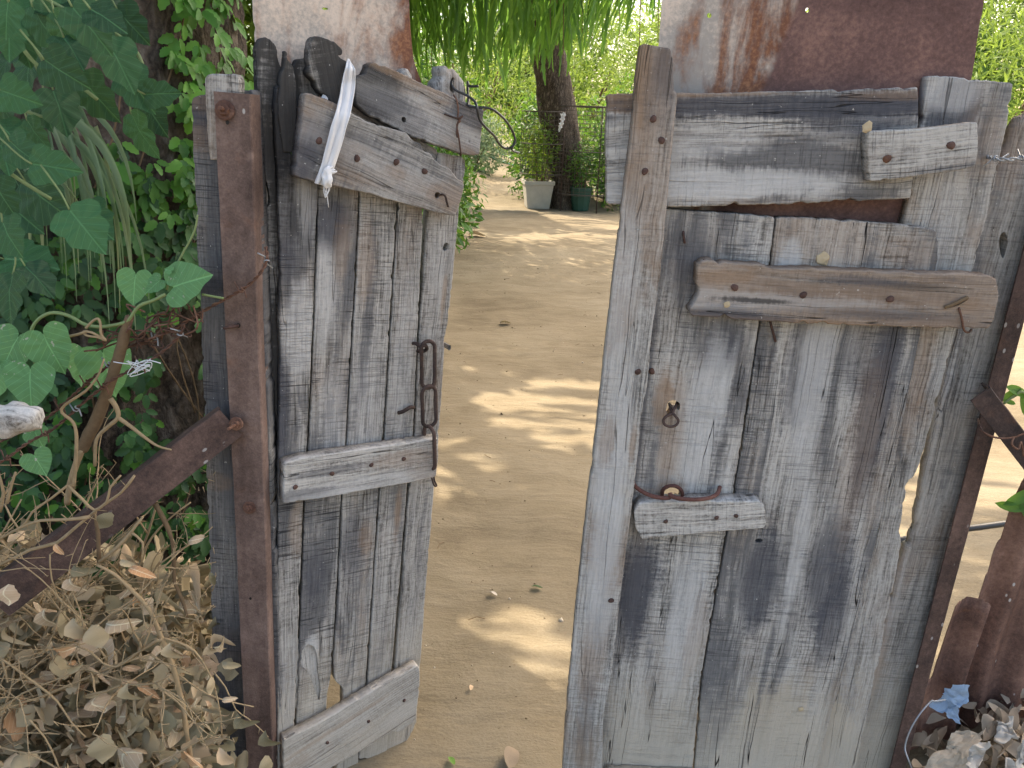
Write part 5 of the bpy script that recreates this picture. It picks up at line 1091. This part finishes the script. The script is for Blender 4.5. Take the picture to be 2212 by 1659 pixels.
CC = Vector((-.55, 10.2, 4.2)); RR = Vector((2.6, 2.4, 1.75))
while len(fm) < 3600 and tries < 60000:
    tries += 1
    v = rvec() * (random.random() ** .33)
    if v.z > .5: continue
    p = CC + Vector((v.x * RR.x, v.y * RR.y, v.z * RR.z))
    if noise.noise(Vector((p.x * 1.8, p.y * 1.8, p.z * .8))) < -.22 or (p.z > 3.2 and p.y < 9 and lit_at(p)): continue
    L = rnd(.36, .75); ln = Vector((v.x * .35 + random.gauss(0, .2), v.y * .35 + random.gauss(0, .2), 1)).normalized()
    yaw = rnd(0, 6.28); x, y, z = basis(Vector((math.cos(yaw), math.sin(yaw), 0)), ln)
    zz = ln; xx = (Vector((math.cos(yaw), math.sin(yaw), 0)) - zz * zz.dot(Vector((math.cos(yaw), math.sin(yaw), 0)))).normalized(); yy = zz.cross(xx); w = L * rnd(.38, .7)
    fm.append(Matrix(((xx.x * L, yy.x * w, zz.x * L, p.x), (xx.y * L, yy.y * w, zz.y * L, p.y), (xx.z * L, yy.z * w, zz.z * L, p.z), (0, 0, 0, 1))))
ind, rest = front_split(fm, 300, 16, lambda u, v: u > 860)
ml = mesh('frond', T_FR[0], T_FR[1], M_WEEP)
for m in ind: obj('frond', ml, WT, m)
o = scatter('crown', T_FR, rest, M_WEEP, WT); o['kind'] = 'stuff'
random.seed(72)
for k in range(34):
    a = rnd(0, 6.28); q = rnd(.3, 1.0); c = CC + Vector((RR.x * q * math.cos(a), RR.y * q * math.sin(a), rnd(-.3, .5)))
    d = Vector((math.cos(a) * .35, math.sin(a) * .35, 0)); tube('twig', [c - d * 1.5 + Vector((0, 0, .3)), c, c + d * .8 - Vector((0, 0, .7)), c + d * 1.1 - Vector((0, 0, rnd(1.2, 1.9)))], [.014, .004], M_TWIGD, WT, 5, smooth_path=4)
# ---- planters and wire guards
def planter(name, label, c, w, h, mat, ribs=False):
    V = []; F = []; prof = [(.74, 0), (.78, .02), (.98, h * .86), (1.06, h * .87), (1.06, h), (.92, h), (.88, h * .9)]; n = 4 if not ribs else 20
    for q, z in prof:
        for i in range(n):
            a = math.pi / 4 + 2 * math.pi * i / n; k = (math.sqrt(2) if n == 4 else 1 + .05 * (i % 2)) * w / 2 * q; V.append((k * math.cos(a), k * math.sin(a), z))
    for j in range(len(prof) - 1):
        for i in range(n): F.append((j * n + i, j * n + (i + 1) % n, (j + 1) * n + (i + 1) % n, (j + 1) * n + i))
    F.append(tuple(range(n - 1, -1, -1)))
    T = thing(name, label, 'planter', c); o = obj('pot', mesh('pot', V, F, mat), T, Matrix.Translation(Vector(c)) @ Matrix.Rotation(.12, 4, 'Z'))
    soil = [(w * .45 * math.cos(a), w * .45 * math.sin(a), h * .9) for a in np.linspace(0, 5.9, 16)]; obj('soil', mesh('soil', soil, [tuple(range(16))], M_SAND), T, Matrix.Translation(Vector(c)))
    return T
P1 = gnd(1160, 452); P2 = gnd(1254, 456); P1.y += .2; P2.y += .1
planter('planter', 'square pale plaster planter in front of the leaning tree', P1, .50, .48, M_POT)
planter('planter', 'round ribbed dark green planter inside the right wire guard', P2, .36, .40, M_POTG, True)
shrub('potted_plant', 'leafy light green plant growing in the square pale planter', 'plant', (P1.x + .04, P1.y, 1.05), (.34, .34, .62), 1500, M_HEDGEY, (.05, .09), 'potted plants', T_LF, 50, zmin=.42)
shrub('potted_plant', 'small green plant growing in the dark green planter', 'plant', (P2.x, P2.y, .75), (.26, .26, .40), 800, M_HEDGE, (.05, .09), 'potted plants', T_LF, 51, zmin=.38)
def guard(label, c, r, z0, z1, sp, mat, legs=True):
    T = thing('wire_guard', label, 'wire guard', c, 'wire guards round the plants'); n = 28; gs = []
    for k in range(n):
        a = 2 * math.pi * k / n; gs.append(tube_geo([(r * math.cos(a), r * math.sin(a), z0), (r * math.cos(a), r * math.sin(a), z1)], .003, 3))
    z = z0
    while z < z1:
        gs.append(tube_geo([(r * math.cos(a), r * math.sin(a), z) for a in np.linspace(0, 2 * math.pi, 25)[:-1]], .003, 3, True)); z += sp
    obj('mesh', mesh('mesh', *join(gs), mat), T, Matrix.Translation(Vector(c)))
    for z in (z0 + .02, (z0 + z1) / 2, z1):
        tube('hoop', [Vector(c) + Vector((r * 1.01 * math.cos(a), r * 1.01 * math.sin(a), z)) for a in np.linspace(0, 2 * math.pi, 33)[:-1]], .008, M_CAGE, T, 6, True)
    if legs:
        for k in range(4):
            a = .5 + k * math.pi / 2; tube('leg', [Vector(c) + Vector((r * 1.02 * math.cos(a), r * 1.02 * math.sin(a), 0)), Vector(c) + Vector((r * 1.02 * math.cos(a), r * 1.02 * math.sin(a), z1))], .009, M_IRON, T, 6)
    return T
guard('rusty wire guard round the plant in the square planter', (P1.x + .06, P1.y, 0), .38, .58, 1.62, .075, M_CAGE, False)
guard('dark wire guard on legs round the green planter', (P2.x + .03, P2.y, 0), .44, .28, 1.72, .065, M_CAGE)
# white rag tied on the guard
scrap('rag', 'small white rag tied to the dark wire guard', [(1212, 246, 13.2), (1222, 246, 13.2), (1214, 275, 13.2), (1206, 285, 13.2)], 13, M_CLOTH, .03)['category'] = 'rag'
for k, L in enumerate(([(1020, 338), (1060, 336), (1090, 338), (1110, 344)], [(1010, 350), (1050, 350), (1085, 352), (1110, 360), (1130, 376), (1150, 386)])):
    pts = []
    for u, v in L: q = gnd(u, v); q.z = .04 + gz(q.x, q.y); pts.append(q)
    tag(tube('hose', pts, .05 if 0 else .035, M_HOSE, None, 8, smooth_path=6), ('green garden hose lying across the far path, upper run', 'green garden hose curving towards the square planter, lower run')[k], 'hose', 'garden hose runs')
# low mound round the tree foot
V = []; F = []; n = 24
for i in range(n + 1):
    for j in range(n + 1):
        x = (i / n - .5) * 2.6; y = (j / n - .5) * 1.4; V.append((x, y, .24 * max(0, 1 - (x / 1.1) ** 2 - (y / .6) ** 2) - .02 + .03 * noise.noise(Vector((x * 4, y * 4, 8)))))
for i in range(n):
    for j in range(n): a = i * (n + 1) + j; F.append((a, a + n + 1, a + n + 2, a + 1))
tag(obj('earth_mound', mesh('earth_mound', V, F, M_SAND, True), None, Matrix.Translation(Vector((1.25, 14.3, 0)))), 'low earth mound round the foot of the leaning tree', 'earth mound')

# ---- spreading tree added out of view, crown shaped to leave the sun patches open
ST = thing('shade_tree', 'unseen spreading tree added off to the left, its crown shaped to shade the path', 'tree', (-5.2, 8.0, 0))
bark_tube('trunk', [(-5.2, 8, -.1), (-5.1, 8, 1.5), (-4.9, 8, 3.0), (-4.4, 8.2, 4.4)], [.35, .26, .22, .15], ST, 16)
for P in ([(-4.9, 8, 3.2), (-3.6, 6.6, 4.2), (-2.2, 5.2, 4.6), (-1, 4.2, 4.6)], [(-4.7, 8, 3.5), (-3.2, 9.4, 4.4), (-1.6, 11, 4.6)], [(-4.9, 8, 3.3), (-5.0, 5.5, 4.3), (-4.2, 3.2, 4.6)]): bark_tube('limb', P, [.12, .07, .03], ST, 8)
random.seed(91); ms = []; ct = 1 / math.tan(ELEV); hx, hy = math.sin(AZ), -math.cos(AZ); k = 0
while len(ms) < 62000 and k < 200000:
    k += 1
    gx, gy = rnd(-4.6, 4.2), rnd(-1.2, 13.2); z = rnd(3.6, 5.2)
    if gx > 2.0 + .25 * max(0, 3 - gy) and 2.4 < gy: continue
    q = (gx, gy, 0)
    if gy > 1.25:
        u, v = proj(q); nz = 26 * noise.noise(Vector((gx * 1.3, gy * 5, 2))) * (1 if gy < 6 else .25)
        streak = noise.noise(Vector((gx * 1.1, gy * 9 + 1.2 * noise.noise(Vector((gx * 2, gy, 0))), 5)))
        if any(inpoly(u + nz, v + nz * .35, P) for P in LIT):
            if streak < -.02 and random.random() < .35:
                p = Vector((gx - hx * ct * z, gy - hy * ct * z, z)); L = rnd(.25, .6)
                ms.append(mat_of(p, Vector((1, rnd(-.16, .1), rnd(-.1, .1))), SUND, (L, rnd(.04, .07), .1)))  # long thin leaves added to throw shadow streaks across the sun patches
            continue
    p = Vector((gx - hx * ct * z, gy - hy * ct * z, z))
    if ((p.x + 1.9) / 2.0) ** 2 + ((p.y - 11.8) / 2.0) ** 2 < 1: continue          # the weeping crown does the shading here
    ms.append(mat_of(p, rvec(), SUND * 1.0 + rvec() * .8, rnd(.13, .20)))
o = scatter('crown', T_WIDE, ms, M_DARKG, ST); o['kind'] = 'stuff'

# ================================================================== SMALL THINGS ON THE GROUND
random.seed(55); ms = []
for _ in range(1700):
    x, y = rnd(-1.3, 1.6), rnd(1.5, 9); s = rnd(.0015, .005) * (1 if random.random() < .93 else 2.2)
    ms.append(mat_of((x, y, gz(x, y) + s * .2), rvec(), Vector((0, 0, 1)) + rvec() * .3, (s, s * rnd(.6, 1.2), s * .7)))
bmp = (np.array([(-1, 0, 0), (0, -1, 0), (1, 0, 0), (0, 1, 0), (0, 0, .8), (0, 0, -.5)]), np.array([(0, 1, 4), (1, 2, 4), (2, 3, 4), (3, 0, 4), (1, 0, 5), (2, 1, 5), (3, 2, 5), (0, 3, 5)]))
b = NB('pebble'); r = b.n('ShaderNodeAttribute', attribute_name='var').outputs['Fac']; mp = b.bsdf(b.ramp(r, [(0, (.10, .075, .05)), (.6, (.30, .24, .16)), (1, (.5, .45, .38))]), .9, .2)
o = scatter('gravel', bmp, ms, mp, None, True); tag(o, 'fine pebbles and crumbs scattered over the sandy path', 'gravel', None, 'stuff')
for (u, v, L, ang, mt, lab) in [(1105, 1640, 60, 100, M_LIT, 'broad dead leaf lying on the sand at the bottom of the gap'), (976, 1640, 26, 60, M_HEDGE, 'tiny green leaf on the sand near the narrow leaf foot'), (1160, 1272, 26, 10, M_DARKG, 'small dark leaf lying mid-path'), (1066, 1282, 22, 40, M_PLAS, 'tiny white petal on the path between the leaves'), (1018, 1490, 16, 100, M_DRYG, 'short dry leaf standing up at the shadow edge'), (1092, 700, 26, 0, M_DRYG, 'curled leaf on the far shaded path'), (1030, 510, 40, 10, M_DRY, 'withered leaf at the foot of the path bank')]:
    c = gnd(u, v, .006); c.z = gz(c.x, c.y) + .008; s = L * (c - CAM).dot(FW) / FPX; a = math.radians(ang)
    d = Vector((math.cos(a), -math.sin(a), 0)); tag(obj('fallen_leaf', mesh('fallen_leaf', *L_oval(6, .75, .2, -.12, 0, 1, .8), mt), None, mat_of(c - d * s * .5, d, (0, 0, 1), s)), lab, 'leaf', 'leaves fallen on the path')
random.seed(66); gs = []
for _ in range(60):
    x, y = rnd(-1, 1.2), rnd(1.5, 8); a = rnd(0, 6.28); L = rnd(.02, .06); z = gz(x, y) + .004
    gs.append(tube_geo([(x, y, z), (x + L * .5 * math.cos(a), y + L * .5 * math.sin(a), z + .004), (x + L * math.cos(a + .3), y + L * math.sin(a + .3), z)], .0012, 4))
o = obj('twig_litter', mesh('twig_litter', *join(gs), M_TWIGD)); tag(o, 'bits of twig and straw scattered over the path', 'twig litter', None, 'stuff')
